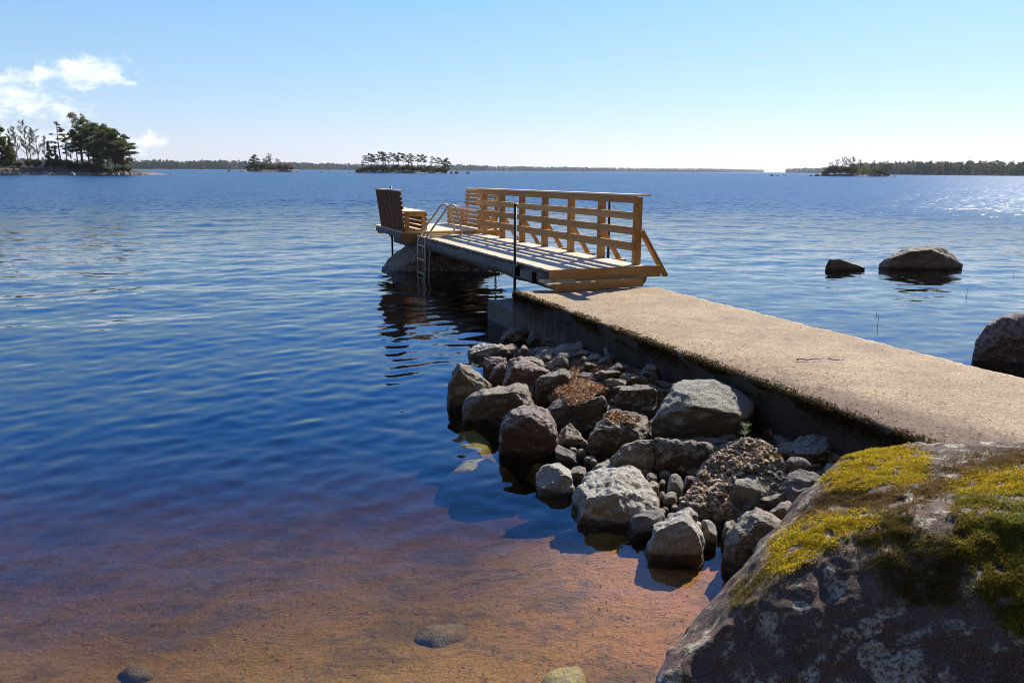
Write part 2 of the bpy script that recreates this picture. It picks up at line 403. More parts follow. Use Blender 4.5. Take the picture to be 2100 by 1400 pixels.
V, F = polar_grid(wa, wr, wave_z)
na, nr = len(wa), len(wr)
# close the body: rim wall, floor and the small hole under the camera
nb = len(V)
rim = V[(nr - 1) * na:].copy(); rim[:, 2] = -8.0
hole = V[:na].copy(); hole[:, 2] = -8.0
V = np.vstack([V, rim, hole, [[0, 0, 0.0]], [[0, 0, -8.0]]])
i = np.arange(na - 1)
wall = np.stack([(nr - 1) * na + i, nb + i, nb + i + 1, (nr - 1) * na + i + 1], -1)[:, ::-1]
floor = np.stack([nb + i, nb + na + i, nb + na + i + 1, nb + i + 1], -1)[:, ::-1]
tri_t = np.stack([i, i + 1, np.full_like(i, nb + 2 * na), np.full_like(i, nb + 2 * na)], -1)
F = [tuple(f) for f in np.vstack([F, wall, floor])] + [(a + 1, a, nb + 2 * na) for a in i] + [(nb + na + a, nb + na + a + 1, nb + 2 * na + 1) for a in i]
m, g = new_mat('lake_water')
geo = g.add('ShaderNodeNewGeometry'); P = geo.outputs['Position']
sp = g.add('ShaderNodeSeparateXYZ', {0: P})
dist = g.add('ShaderNodeVectorMath', {0: P}, operation='LENGTH').outputs['Value']
ra = g.noise(g.mapping(P, (0.6, 1.35, 1), rot=(0, 0, -0.25)), 3.4, 5, 0.62, col=True)
rb = g.noise(g.mapping(P, (0.10, 0.22, 1), rot=(0, 0, -0.2)), 0.9, 3, 0.5)
farm = g.ramp(dist, 8.0, 60.0)
amp = g.math('MULTIPLY', g.math('ADD', 0.16, g.math('MULTIPLY', farm, 0.7)), g.math('ADD', 0.55, g.math('MULTIPLY', rb, 0.9)))
shal = g.ramp(sp.outputs[1], 2.5, 8.0)
amp = g.math('MULTIPLY', amp, g.math('ADD', 0.25, g.math('MULTIPLY', shal, 0.75)))
off = g.vmath('MULTIPLY', g.vmath('SUBTRACT', ra, (0.5, 0.5, 0.5)), (1, 1, 0))
offs = g.add('ShaderNodeVectorMath', {0: off, 'Scale': amp}, operation='SCALE').outputs[0]
nrm = g.vmath('NORMALIZE', g.vmath('ADD', geo.outputs['Normal'], offs))
frough = g.math('ADD', 0.02, g.math('MULTIPLY', g.ramp(dist, 9.0, 60.0), 0.31))
cosn = g.math('ABSOLUTE', g.add('ShaderNodeVectorMath', {0: nrm, 1: geo.outputs['Incoming']}, operation='DOT_PRODUCT').outputs['Value'])
fr = g.math('ADD', 0.02, g.math('MULTIPLY', g.math('POWER', g.math('SUBTRACT', 1.0, g.math('ADD', cosn, g.math('MULTIPLY', farm, 0.13)), clamp=True), 5.0), 0.98))
gl = g.add('ShaderNodeBsdfGlossy', {'Color': (1, 1, 1, 1), 'Roughness': frough, 'Normal': nrm}, distribution='BECKMANN')
tr = g.add('ShaderNodeBsdfTransparent')
mx = g.add('ShaderNodeMixShader', {0: fr, 1: tr, 2: gl})
ab = g.add('ShaderNodeVolumeAbsorption', {'Color': (0.55, 0.48, 0.13, 1), 'Density': 4.6})
out = g.add('ShaderNodeOutputMaterial', {0: mx, 1: ab})
MAT['water'] = m
water = mesh_obj('water', V, F, m, smooth=True); tag(water, kind='structure')

# ------------------------------------------------------------------ haze
m, g = new_mat('air_haze')
pv = g.add('ShaderNodeVolumePrincipled', {'Color': (0.80, 0.88, 1.0, 1), 'Density': 0.00005, 'Anisotropy': 0.3})
g.add('ShaderNodeOutputMaterial', {1: pv})
b = MB(); b.box(-9400, 9400, -9400, 9400, -9.5, 60)
hz = b.build('haze', m); tag(hz, kind='stuff')

# ------------------------------------------------------------------ concrete slab
m, g = new_mat('weathered_concrete')
tcn = g.add('ShaderNodeTexCoord').outputs['Object']; sp = g.add('ShaderNodeSeparateXYZ', {0: tcn})
geo = g.add('ShaderNodeNewGeometry'); nz = g.add('ShaderNodeSeparateXYZ', {0: geo.outputs['Normal']}).outputs[2]
n1 = g.noise(tcn, 1.1, 5, 0.6); n2 = g.noise(tcn, 11, 5, 0.65); n3 = g.noise(tcn, 75, 3, 0.7)
vo = g.add('ShaderNodeTexVoronoi', {'Vector': tcn, 'Scale': 85.0}).outputs['Color']
vs_ = g.add('ShaderNodeSeparateColor', {0: vo}).outputs[0]
top = g.mix(g.ramp(n1, 0.35, 0.65), (0.27, 0.175, 0.078), (0.37, 0.262, 0.135))
top = g.mix(g.math('MULTIPLY', g.ramp(vs_, 0.6, 0.95), 0.6), top, (0.56, 0.45, 0.32))
top = g.mix(g.math('MULTIPLY', g.ramp(vs_, 0.3, 0.05), 0.6), top, (0.22, 0.15, 0.10))
top = g.mix(g.math('MULTIPLY', g.ramp(n2, 0.55, 0.75), 0.45), top, (0.20, 0.125, 0.07))
blot = g.noise(tcn, 2.3, 6, 0.68, dist=0.4)
top = g.mix(g.math('MULTIPLY', g.ramp(blot, 0.48, 0.66), 0.55), top, (0.21, 0.135, 0.075))
top = g.mix(g.math('MULTIPLY', g.ramp(blot, 0.42, 0.30), 0.4), top, (0.52, 0.42, 0.29))
# soil and moss creeping in from the left edge near the shore
soil = g.ramp(g.math('ADD', g.math('MULTIPLY', sp.outputs[0], 1.0), g.math('ADD', g.math('MULTIPLY', g.math('ADD', sp.outputs[1], 5.2), 0.22), g.math('MULTIPLY', n2, -0.55))), 0.22, -0.2)
top = g.mix(g.math('MULTIPLY', soil, 0.85), top, (0.11, 0.06, 0.03))
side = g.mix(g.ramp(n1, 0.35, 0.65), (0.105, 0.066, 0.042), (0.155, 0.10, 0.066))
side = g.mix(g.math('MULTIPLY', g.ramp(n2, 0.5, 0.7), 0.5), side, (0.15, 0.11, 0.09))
drip = g.noise(g.mapping(tcn, (9, 9, 0.8)), 1.2, 4, 0.6)
mossm = g.ramp(g.math('ADD', sp.outputs[2], g.math('ADD', g.math('MULTIPLY', g.math('SUBTRACT', drip, 0.5), 0.45), g.math('MULTIPLY', g.math('ADD', sp.outputs[1], 2.0), -0.07))), -0.47, -0.3)
side = g.mix(g.math('MULTIPLY', mossm, 0.93), side, g.mix(n2, (0.022, 0.016, 0.009), (0.05, 0.038, 0.016)))
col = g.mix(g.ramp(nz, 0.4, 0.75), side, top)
hh = g.math('ADD', g.math('MULTIPLY', n2, 0.5), g.math('ADD', g.math('MULTIPLY', n3, 0.35), g.math('MULTIPLY', vs_, 0.3)))
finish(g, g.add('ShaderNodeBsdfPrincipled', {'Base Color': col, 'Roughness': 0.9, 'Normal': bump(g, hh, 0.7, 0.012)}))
MAT['concrete'] = m
pier = empty('concrete_pier', (SLO[0], SLO[1], 0.6), STH, 'long tan concrete causeway running from shore to the wooden jetty', 'pier')
def slab_mesh():
    L = 15.0; nx, ny, nzv = 42, 300, 14
    def yend(x): return -0.13 * x
    V, F, idx = [], [], {}
    def vert(x, y, z, edge):
        n = noise.fractal(Vector((x * 3, y * 3, z * 3)), 1.0, 2.0, 4) * 0.012
        e = noise.fractal(Vector((x * 7 + 5, y * 7, z * 7)), 0.9, 2.1, 4)
        V.append((x + (e * 0.022 if edge else 0), y + n, z + (n * 0.6 if not edge else -abs(e) * 0.03))); return len(V) - 1
    grid = [[vert(2.06 * i / nx + 0, (yend(2.06 * i / nx)) * (1 - j / ny) - L * j / ny, 0, i in (0, nx) or j == 0) for i in range(nx + 1)] for j in range(ny + 1)]
    for j in range(ny):
        for i in range(nx): F.append((grid[j][i], grid[j + 1][i], grid[j + 1][i + 1], grid[j][i + 1]))
    def side(ring, flip):
        prev = ring
        for k in range(1, nzv + 1):
            z = -1.7 * (k / nzv) ** 1.5; cur = []
            for q in ring:
                x, y, z0 = V[q]; e = noise.fractal(Vector((x * 5 + 3, y * 5, z * 5)), 0.9, 2.1, 4)
                V.append((x + e * 0.018, y + e * 0.01, z0 * (1 - min(1, k / 4)) + z)); cur.append(len(V) - 1)
            for a in range(len(ring) - 1):
                f = (prev[a], prev[a + 1], cur[a + 1], cur[a]); F.append(f[::-1] if flip else f)
            prev = cur
    side([grid[j][0] for j in range(ny + 1)], True)
    side([grid[j][nx] for j in range(ny + 1)], False)
    side(grid[0], False)
    return V, F
V, F = slab_mesh()
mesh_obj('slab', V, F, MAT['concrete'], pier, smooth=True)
# splayed lower footing at the lake end
def sl(P): # world -> slab local
    a, b_ = slab_local(P[0], P[1]); return (a, b_, P[2] - 0.6)
A0 = atz(1000, 657, 0.0); ztop = 0.30
B0 = atz(1052, 640, ztop)
a_, b_ = sl(A0), sl(B0)
fb = MB()
fb.hexa([(a_[0], a_[1], -1.6), (b_[0] + .02, b_[1], -1.6), (0.5, b_[1], -1.6), (0.5, a_[1] + .12, -1.6),
         (a_[0], a_[1], ztop - 0.6), (b_[0] + .02, b_[1], ztop - 0.6), (0.5, b_[1], ztop - 0.6), (0.5, a_[1] + .12, ztop - 0.6)])
m, g = new_mat('footing_concrete')
tcn = g.add('ShaderNodeTexCoord').outputs['Object']; sp = g.add('ShaderNodeSeparateXYZ', {0: tcn})
n2 = g.noise(tcn, 9, 5, 0.65)
c = g.mix(n2, (0.13, 0.105, 0.082), (0.20, 0.165, 0.13))
c = g.mix(g.ramp(g.math('ADD', sp.outputs[2], g.math('MULTIPLY', n2, 0.08)), -0.5, -0.56), c, (0.05, 0.045, 0.04))
finish(g, g.add('ShaderNodeBsdfPrincipled', {'Base Color': c, 'Roughness': 0.9, 'Normal': bump(g, n2, 0.5, 0.01)}))
fb.build('footing', m, pier)

# ------------------------------------------------------------------ wooden jetty
JO = (1.776, 11.371, 0.87); JTH = 0.3764
def jroot(name, label, cat, group=None):
    o = empty(name, JO, 0, label, cat, group); o.rotation_euler = (-0.01, 0, JTH); return o
jet = jroot('wooden_jetty', 'sunlit timber jetty with slatted side railing, bridging from the concrete to the boulder', 'jetty')
rnd = random.Random(4)
d = MB(); y = -0.19
while y < 6.95:
    w = 0.118
    d.box(-1.44 + rnd.uniform(-.008, .008), 0.10 + rnd.uniform(-.01, .01), y, y + w - 0.008, -0.028, rnd.uniform(-.001, .002)); y += w
d.build('deck', MAT['deck'], jet)
d = MB(); d.box(-1.45, 0.30, -0.245, -0.195, -0.155, 0.004); d.build('fascia_board', MAT['wood_x'], jet)
# weathered log beams below the deck
def beam(x0, nm='beam'):
    path = [(x0, -0.12 + 0.45 * i, -0.165 + 0.012 * math.sin(i * 1.7)) for i in range(17)]
    mb = MB(); mb.tube(path, [0.135 + 0.008 * math.sin(i * 2.3) for i in range(17)], 14); mb.build(nm, MAT['greywood'], jet, True)
beam(-1.30); beam(-0.6); beam(0.02)
POST = [k * 1.1 for k in range(7)]
for k, u in enumerate(POST):
    if k: mb = MB(); mb.box(-1.40, 0.47, u - 0.045, u + 0.045, -0.13, -0.034); mb.build('joist', MAT['wood_x'], jet)
    mb = MB(); mb.box(-0.02, 0.078, u - 0.048, u + 0.048, -0.03 if k else 0.006, 0.965); mb.build('post', MAT['wood_z'], jet)
    mb = MB(); o2 = u + 0.075 if k else u - 0.075
    mb.bar((0.05, o2 - (0.0 if k else 0), 0.50), (0.49, o2, -0.17), 0.048, 0.098, up=(0, 1, 0)); mb.build('brace', MAT['wood_z'], jet)
for w0, w1 in ((0.885, 0.985), (0.655, 0.758), (0.437, 0.545), (0.205, 0.325)):
    mb = MB(); mb.box(-0.072, -0.023, -0.07, 6.85, w0, w1); mb.build('rail', MAT['wood_y'], jet)
mb = MB(); mb.box(-0.10, 0.11, -0.22, 6.88, 0.988, 1.012); mb.build('cap_rail', MAT['deck'], jet)
# raised end platform
d = MB(); y = 7.0
while y < 9.9:
    d.box(-1.76, 0.62, y, y + 0.112, 0.045, 0.075); y += 0.12
d.build('platform', MAT['deck'], jet)
mb = MB(); mb.box(-1.2, 0.62, 6.955, 6.995, -0.05, 0.062); mb.build('fascia_board', MAT['wood_x'], jet)
mb = MB(); mb.box(-1.80, -1.755, 6.99, 9.55, -0.06, 0.04); mb.build('edge_beam', MAT['greywood'], jet)
mb = MB(); mb.box(-1.755, -1.05, 6.99, 7.04, -0.15, 0.043); mb.build('edge_beam', MAT['wood_x'], jet)
for yy in (8.2, 9.5):
    mb = MB(); mb.box(-1.75, 0.55, yy, yy + 0.09, -0.12, 0.043); mb.build('joist', MAT['wood_x'], jet)
mb = MB(); mb.box(-1.35, -1.15, 6.97, 9.6, -0.35, -0.13); mb.build('beam', MAT['greywood'], jet)
mb = MB(); mb.box(0.05, 0.25, 6.97, 9.6, -0.35, -0.13); mb.build('beam', MAT['greywood'], jet)
# sleeve and blocks on the left beam
mb = MB(); mb.box(-1.52, -1.44, 0.88, 1.0, -0.2, -0.05); mb.build('pole_sleeve', MAT['pipe'], jet)
mb = MB(); mb.box(-1.475, -1.435, 0.42, 0.80, -0.21, -0.10); mb.build('block', MAT['greywood'], jet)
mb = MB(); mb.box(-1.50, -1.43, 0.28, 0.40, -0.24, -0.08); mb.build('block', MAT['pipe'], jet)

# benches
def bench(label, x_front, x_back, u0, u1, sgn, group, near_boards):
    r = jroot('bench', label, 'bench', group)
    lo, hi = min(x_front, x_back), max(x_front, x_back)
    mb = MB()
    n = 4
    for i in range(n):
        a = lo + (hi - lo) * i / n
        mb.box(a + 0.004, a + (hi - lo) / n - 0.008, u0 - .01, u1 + .01, 0.492, 0.522)
    mb.build('seat', MAT['deck'], r)
    mb = MB()
    for i in range(4):
        z0 = 0.10 + i * 0.100
        mb.box(x_front - 0.012, x_front + 0.012, u0, u1, z0, z0 + 0.076)
    mb.build('front_panel', MAT['wood_y'], r)
    for uu_ in (u0 + 0.03, u1 - 0.08):
        mb = MB()
        xi, xo = (x_front + 0.014 * sgn), x_back
        mb.box(min(xi, xi + .09 * sgn), max(xi, xi + .09 * sgn), uu_, uu_ + .045, 0.077, 0.49)
        mb.box(min(xo, xo - .09 * sgn), max(xo, xo - .09 * sgn), uu_, uu_ + .045, 0.077, 0.49)
        x1, x2 = sorted((xi + .09 * sgn, xo - .09 * sgn))
        mb.box(x1, x2, uu_, uu_ + .045, 0.40, 0.49); mb.box(x1, x2, uu_, uu_ + .045, 0.077, 0.12)
        mb.build('side_frame', MAT['wood_x'], r)
    mb = MB(); lean = 0.10 * sgn
    for i in range(4):
        z0 = 0.56 + i * 0.100
        xx = x_back + lean * (z0 - 0.08) / 0.85
        mb.hexa([(xx - .012, u0 - .06, z0), (xx + .012, u0 - .06, z0), (xx + .012, u1 + .02, z0), (xx - .012, u1 + .02, z0)] +
                [(q + lean * .087, p_, z0 + .074) for q, p_ in ((xx - .012, u0 - .06), (xx + .012, u0 - .06), (xx + .012, u1 + .02), (xx - .012, u1 + .02))])
    mb.build('backrest', MAT['wood_y'], r)
    mb = MB()
    if near_boards:
        bl = [u0 - 0.02 + (u1 - u0 + .04) * q for q in (0, .17, .345, .53, .715, .86)]
        for i, q in enumerate(bl):
            wdt = (0.36, 0.35, 0.36, 0.385, 0.30, 0.33)[i]
            xb, xt = x_back + 0.030 * sgn, x_back + 0.036 * sgn + lean * 1.01
            mb.hexa([(xb - .011, q, 0.06), (xb + .011, q, 0.06), (xb + .011, q + wdt, 0.06), (xb - .011, q + wdt, 0.06),
                     (xt - .011, q, 0.95), (xt + .011, q, 0.95), (xt + .011, q + wdt, 0.95), (xt - .011, q + wdt, 0.95)])
        mb.build('back_boards', MAT['oldwood'], r)
    else:
        for q in (u0 + .1, (u0 + u1) / 2, u1 - .15):
            xb, xt = x_back + 0.034 * sgn, x_back + 0.034 * sgn + lean; mb = MB()
            mb.hexa([(xb - .02, q, 0.08), (xb + .02, q, 0.08), (xb + .02, q + .09, 0.08), (xb - .02, q + .09, 0.08),
                     (xt - .02, q, 0.93), (xt + .02, q, 0.93), (xt + .02, q + .09, 0.93), (xt - .02, q + .09, 0.93)])
            mb.build('back_stay', MAT['wood_z'], r)
    mb = MB(); xt = x_back + lean
    mb.box(min(xt - .05, xt + .07), max(xt - .05, xt + .07), u0 - .06, u1 + .03, 0.955, 0.978); mb.build('top_board', MAT['deck'], r)
    return r
GB = 'wooden benches on the jetty platform'
bench('wooden bench seen from behind, its dark board back to the open water', -1.20, -1.68, 6.98, 9.30, -1, GB, True)
bench('wooden bench with slatted front and back, standing behind the steel ladder by the railing', 0.13, 0.56, 7.32, 9.80, 1, GB, False)

# swimming ladder
lad = jroot('swimming_ladder', 'galvanised steel bathing ladder with arched handrails on the jetty edge', 'ladder')
def smooth_path(pts, it=2):
    p = [Vector(q) for q in pts]
    for _ in range(it):
        o = [p[0]]
        for a, b in zip(p[:-1], p[1:]): o += [a * .75 + b * .25, a * .25 + b * .75]
        p = o + [p[-1]]
    return p
for uy in (5.95, 6.5):
    mb = MB(); mb.tube(smooth_path([(-1.52, uy, -.15), (-1.50, uy, .02), (-1.12, uy, .50), (-.99, uy, .68), (-.83, uy, .66), (-.80, uy, .45), (-.70, uy, .12), (-.74, uy, .03), (-1.05, uy, .025), (-1.43, uy, .025)], 3), 0.021, 8)
    mb.build('handrail', MAT['steel'], lad, True)
for uy in (5.95, 6.5):
    mb = MB(); mb.tube([(-1.52, uy, .0), (-1.53, uy, -.3), (-1.60, uy, -1.9)], 0.021, 8); mb.build('side_rail', MAT['steel'], lad, True)
    mb = MB(); mb.tube(smooth_path([(-1.40, uy - .02, -.06), (-1.40, uy - .02, .03), (-1.36, uy - .02, .05)], 2) , 0.016, 8); mb.build('hook', MAT['steel'], lad, True)
    mb = MB(); mb.tube([(-1.40, uy + .06, -.05), (-1.41, uy + .06, -.3), (-1.49, uy + .06, -1.7)], 0.016, 8); mb.build('side_rail', MAT['steel'], lad, True)
for k in range(6):
    z = -0.17 - 0.29 * k
    mb = MB(); x = -1.53 - 0.07 * (-z - .3) / 1.6
    mb.box(x - .02, x + .02, 5.95, 6.5, z - .012, z + .012); mb.build('rung', MAT['steel'], lad)

# pipes that hold the jetty
def pole(label, p0, z0, z1, r=0.026, cap=False):
    M_ = jet.matrix_basis
    x = M_ @ Vector((p0[0], p0[1], 0))
    mb = MB(); mb.tube([(0, 0, z0), (0, 0, z1)], r, 10)
    o = mb.build('steel_pole', MAT['pipe'], None, True, (x.x, x.y, 0)); tag(o, label, 'pole', 'steel poles holding the jetty')
    if cap:
        mb = MB(); mb.tube([(0, 0, z1), (0, 0, z1 + .012)], r * 2.2, 10); mb.build('cap', MAT['steel'], o, True)
    return o
bpy.context.view_layer.update()
def jw(v, u, w):
    return Matrix.Translation(JO) @ Matrix.Rotation(JTH, 4, 'Z') @ Matrix.Rotation(-0.01, 4, 'X') @ Vector((v, u, w))
def pole(label, v, u, z0, z1, r=0.026, cap=False):
    x = jw(v, u, 0)
    mb = MB(); mb.tube([(0, 0, z0), (0, 0, z1)], r, 10)
    o = mb.build('steel_pole', MAT['pipe'], None, True, (x.x, x.y, 0)); tag(o, label, 'pole', 'steel poles holding the jetty')
    if cap:
        mb = MB(); mb.tube([(0, 0, z1), (0, 0, z1 + .012)], r * 2.2, 10); mb.build('cap', MAT['steel'], o, True)
pole('black steel pole with a pale cap standing before the railing at the near beam', -1.50, 0.94, -1.9, 1.715, 0.022, True)
pole('black steel pole seen behind the railing near its last posts', 0.36, 1.46, -2.0, 1.80, 0.024)
pole('thin black pole behind the dark bench back, standing on the boulder', -1.66, 8.4, 0.0, 1.83, 0.024)
pole('dark steel pole behind the slatted bench, beyond the far railing end', 0.66, 7.6, -2.5, 1.78, 0.024)

# loose step on the concrete
st = empty('wooden_step', (SLO[0], SLO[1], 0.6), STH, 'low timber step lying on the concrete under the jetty end', 'step')
Lp = [sl(atz(px, py, 0.6 + dz)) for px, py, dz in ((1140, 600, 0.0), (1319, 588, 0.0))]
(x0, y0, _), (x1, y1, _) = Lp
def on(t, back): # along the front edge, then away from the viewer
    dx, dyy = x1 - x0, y1 - y0; l = math.hypot(dx, dyy); return (x0 + dx * t - dyy / l * back, y0 + dyy * t + dx / l * back)
def strip(mb, t0, t1, b0, b1, z0, z1):
    q = [on(t0, b0), on(t1, b0), on(t1, b1), on(t0, b1)]
    mb.hexa([(a, b, z0) for a, b in q] + [(a, b, z1) for a, b in q])
mb = MB(); strip(mb, 0, 1, 0, 0.05, 0.006, 0.118); mb.build('riser', MAT['wood_x'], st)
for q_ in ((-.06, 1, 0.054, 0.17, 0.085, 0.115), (-.07, 1.0, 0.19, 0.33, 0.11, 0.14)): mb = MB(); strip(mb, *q_); mb.build('tread', MAT['deck'], st)
for t_ in (.05, .85): mb = MB(); strip(mb, t_, t_ + .07, 0.054, 0.4, 0.006, 0.083); mb.build('support', MAT['wood_y'], st)

# ------------------------------------------------------------------ rocks
def refine(bm, L, it=6):
    for _ in range(it):
        bmesh.ops.triangulate(bm, faces=bm.faces[:])
        e = [q for q in bm.edges if q.calc_length() > L]
        if not e: break
        bmesh.ops.subdivide_edges(bm, edges=e, cuts=1)
    bmesh.ops.triangulate(bm, faces=bm.faces[:])
def hull_rock(name, pts, mat, L=0.03, rounding=3, amp=0.02, scale=5.0, seed=0, pits=0.5, rough=1.0, it=6, chips=9):
    pts = [Vector(p) for p in pts]
    c = sum(pts, Vector()) / len(pts); zb = min(p.z for p in pts); base = Vector((c.x, c.y, zb))
    bm = bmesh.new()
    for p in pts: bm.verts.new(p - base)
    r = bmesh.ops.convex_hull(bm, input=bm.verts[:])
    junk = [q for q in set(r['geom_interior'] + r['geom_unused']) if isinstance(q, bmesh.types.BMVert) and q.is_valid]
    bmesh.ops.delete(bm, geom=junk, context='VERTS')
    bmesh.ops.remove_doubles(bm, verts=bm.verts[:], dist=0.002)
    refine(bm, L, it)
    rk = random.Random(seed * 13 + 5)
    if chips:
        cen = sum((v.co for v in bm.verts), Vector()) / len(bm.verts)
        for _ in range(chips):
            nn = Vector((rk.gauss(0, 1), rk.gauss(0, 1) - .3, rk.gauss(.25, .8))).normalized()
            ds = [(v.co - cen).dot(nn) for v in bm.verts]; dm = max(ds) * rk.uniform(.80, .94)
            for v, dd_ in zip(bm.verts, ds):
                if dd_ > dm: v.co -= nn * (dd_ - dm)
    for _ in range(rounding): bmesh.ops.smooth_vert(bm, verts=bm.verts[:], factor=0.5, use_axis_x=True, use_axis_y=True, use_axis_z=True)
    bm.normal_update()
    off = Vector((seed * 3.17, seed * 1.91, seed * 7.3))
    for v in bm.verts:
        p = v.co * scale + off
        n = noise.fractal(p, 0.95, 2.1, 3)
        rd = 1 - abs(noise.noise(p * 1.7 + Vector((9, 2, 4)))) * 2
        fn = noise.fractal(v.co * scale * 4.5 + off, 0.9, 2.2, 3)
        vo = noise.voronoi(v.co * scale * 2.2 + off)[0]
        step = (vo[1] - vo[0])
        v.co += v.normal * amp * (n * 0.9 + rd * 0.35 * pits + fn * 0.35 * rough - max(0, 0.12 - step) * 2.2 * pits)
    me = bpy.data.meshes.new(name); bm.to_mesh(me); bm.free()
    me.polygons.foreach_set('use_smooth', np.ones(len(me.polygons), bool))
    me.materials.append(mat)
    try: me.set_sharp_from_angle(angle=math.radians(42))
    except Exception: pass
    o = bpy.data.objects.new(name, me); COL.objects.link(o); o.location = base
    return o
def px_pt(x, y, Y0, zb, lean):
    d = ray(x, y); t = (Y0 + lean * (CAMH - zb)) / (d[1] - lean * d[2])
    return CAMP + d * t
ROCKN = [0]
def rock(label, outline, zb, mat='grey', front=None, lean=0.9, flean=0.1, thick=None, sink=0.3, base=None, group=None, name='rock', amp=None, L=None, back=0.75, cat='rock', parent=None, **kw):
    ROCKN[0] += 1
    bx, by = base or max(outline, key=lambda p: p[1])
    Y0 = atz(bx, by, zb)[1]
    O = [px_pt(x, y, Y0, zb, lean) for x, y in outline]
    if front is None:
        cx = sum(p[0] for p in outline) / len(outline); cy = sum(p[1] for p in outline) / len(outline); yb = max(p[1] for p in outline)
        front = [(cx + (x - cx) * 0.84, cy + (y - cy) * 0.64 + (yb - cy) * 0.33) for x, y in outline]
    Fp = [px_pt(x, y, Y0 - 0.02, zb, flean) for x, y in front]
    O = np.array(O); Fp = np.array(Fp); c = O.mean(0)
    wd = np.ptp(O[:, 0]); thick = thick or 0.62 * wd
    B = c + (O - c) * np.array([0.8, 1, 0.8]); B[:, :2] += thick * c[:2] / np.linalg.norm(c[:2]); B[:, 2] = zb + (B[:, 2] - zb) * back
    low = np.vstack([O[O[:, 2] < np.median(O[:, 2])], Fp[Fp[:, 2] < np.median(Fp[:, 2])]]).copy(); low[:, 2] = zb - sink
    lb = B[B[:, 2] < np.median(B[:, 2])].copy(); lb[:, 2] = zb - sink
    pts = np.vstack([O, Fp, B, low, lb])
    size = max(wd, np.ptp(O[:, 2]))
    o = hull_rock(name, pts, MAT[mat], L or max(0.012, min(0.024, size / 34)), kw.pop('rounding', 1), amp or size * 0.072, kw.pop('scale', 2.6 / max(size, 0.05) ** 0.8), ROCKN[0], **kw)
    tag(o, label, cat, group)
    return o
G = 'rocks of the rubble bank beside the concrete causeway'
rock('pale flat-topped wet rock at the water edge, farthest left behind the pile', [(961, 719), (972, 713), (1014, 699), (1033, 703), (1031, 717), (1022, 727), (990, 734), (963, 731)], 0.0, 'pale', lean=1.6, flean=.5, group=G)
rock('small dark rock with a white sunlit cheek behind the pile', [(1022, 723), (1024, 715), (1037, 707), (1050, 704), (1062, 708), (1060, 721), (1045, 731), (1024, 731)], 0.05, 'red', front=[(1022, 723), (1025, 713), (1036, 712), (1038, 722), (1030, 730)], group=G)
rock('small pinkish jagged rock at the back of the pile', [(1050, 727), (1062, 711), (1070, 706), (1081, 708), (1092, 727), (1092, 738), (1068, 738)], 0.06, 'red', group=G, lean=.9)
rock('jagged reddish rock left of the dark block', [(991, 734), (1003, 730), (1031, 730), (1041, 732), (1033, 742), (1012, 767), (1003, 774), (990, 770)], 0.03, 'red', lean=.35, group=G)
rock('narrow reddish rock leaning on the dark block', [(1007, 767), (1018, 748), (1039, 739), (1041, 746), (1033, 759), (1032, 772), (1014, 782), (1004, 778)], 0.05, 'red', lean=.35, group=G)
rock('big dark reddish block with a bright ridge on top', [(1030, 767), (1041, 744), (1045, 738), (1068, 735), (1102, 750), (1129, 763), (1130, 771), (1106, 778), (1102, 790), (1090, 799), (1030, 803)], 0.05, 'red', front=[(1030, 774), (1040, 751), (1100, 755), (1108, 769), (1098, 792), (1031, 802)], lean=.9, flean=.02, group=G)
rock('rough grey rock peeping out behind the dark reddish block', [(1062, 745), (1066, 736), (1089, 731), (1106, 737), (1119, 752), (1112, 760), (1070, 760)], 0.12, 'grey', group=G, lean=.8)
rock('rugged grey rock at the back centre of the pile', [(1094, 729), (1102, 719), (1121, 710), (1136, 715), (1138, 725), (1127, 745), (1104, 742)], 0.05, 'lichen', group=G, lean=.7)
rock('grey ridge-shaped rock below the concrete wall', [(1132, 722), (1148, 713), (1155, 707), (1170, 709), (1193, 701), (1201, 713), (1212, 738), (1197, 745), (1167, 740), (1140, 738)], 0.10, 'lichen', group=G, lean=.8)
rock('dark pointed rock before the grey ridge', [(1127, 755), (1130, 742), (1140, 727), (1150, 724), (1163, 734), (1172, 751), (1167, 763), (1138, 765)], 0.12, 'dark', group=G, lean=.3)
rock('small knobbly grey rock against the concrete wall', [(1205, 715), (1218, 703), (1228, 707), (1236, 717), (1226, 724), (1209, 724)], 0.2, 'lichen', group=G)
rock('ochre rounded rock below the knobbly one', [(1210, 723), (1241, 719), (1250, 729), (1249, 739), (1228, 741), (1212, 735)], 0.16, 'ochre', group=G)
rock('tiny pale stone beside the ochre rock', [(1253, 739), (1259, 736), (1265, 741), (1263, 746), (1254, 745)], 0.2, 'pale', group=G)
rock('broken concrete lump leaning on the causeway wall', [(1237, 715), (1250, 710), (1276, 733), (1277, 746), (1255, 744), (1240, 730)], 0.2, 'slabrock', group=G, lean=.5)
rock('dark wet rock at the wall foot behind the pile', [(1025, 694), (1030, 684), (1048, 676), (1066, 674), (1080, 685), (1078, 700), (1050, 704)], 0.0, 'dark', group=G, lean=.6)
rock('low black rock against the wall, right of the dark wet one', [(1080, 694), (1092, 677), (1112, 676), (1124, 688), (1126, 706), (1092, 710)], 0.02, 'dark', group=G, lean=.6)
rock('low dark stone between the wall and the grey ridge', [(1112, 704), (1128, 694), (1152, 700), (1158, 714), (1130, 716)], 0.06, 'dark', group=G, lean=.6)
rock('tall grey rock with a bright sloping top, leftmost in the pile', [(918, 795), (922, 774), (933, 752), (942, 746), (963, 753), (992, 774), (1014, 793), (1016, 804), (988, 814), (967, 822), (929, 834), (925, 812)], 0.0, 'grey', front=[(920, 797), (934, 754), (946, 752), (986, 795), (976, 815), (932, 830)], lean=.75, flean=.1, group=G)
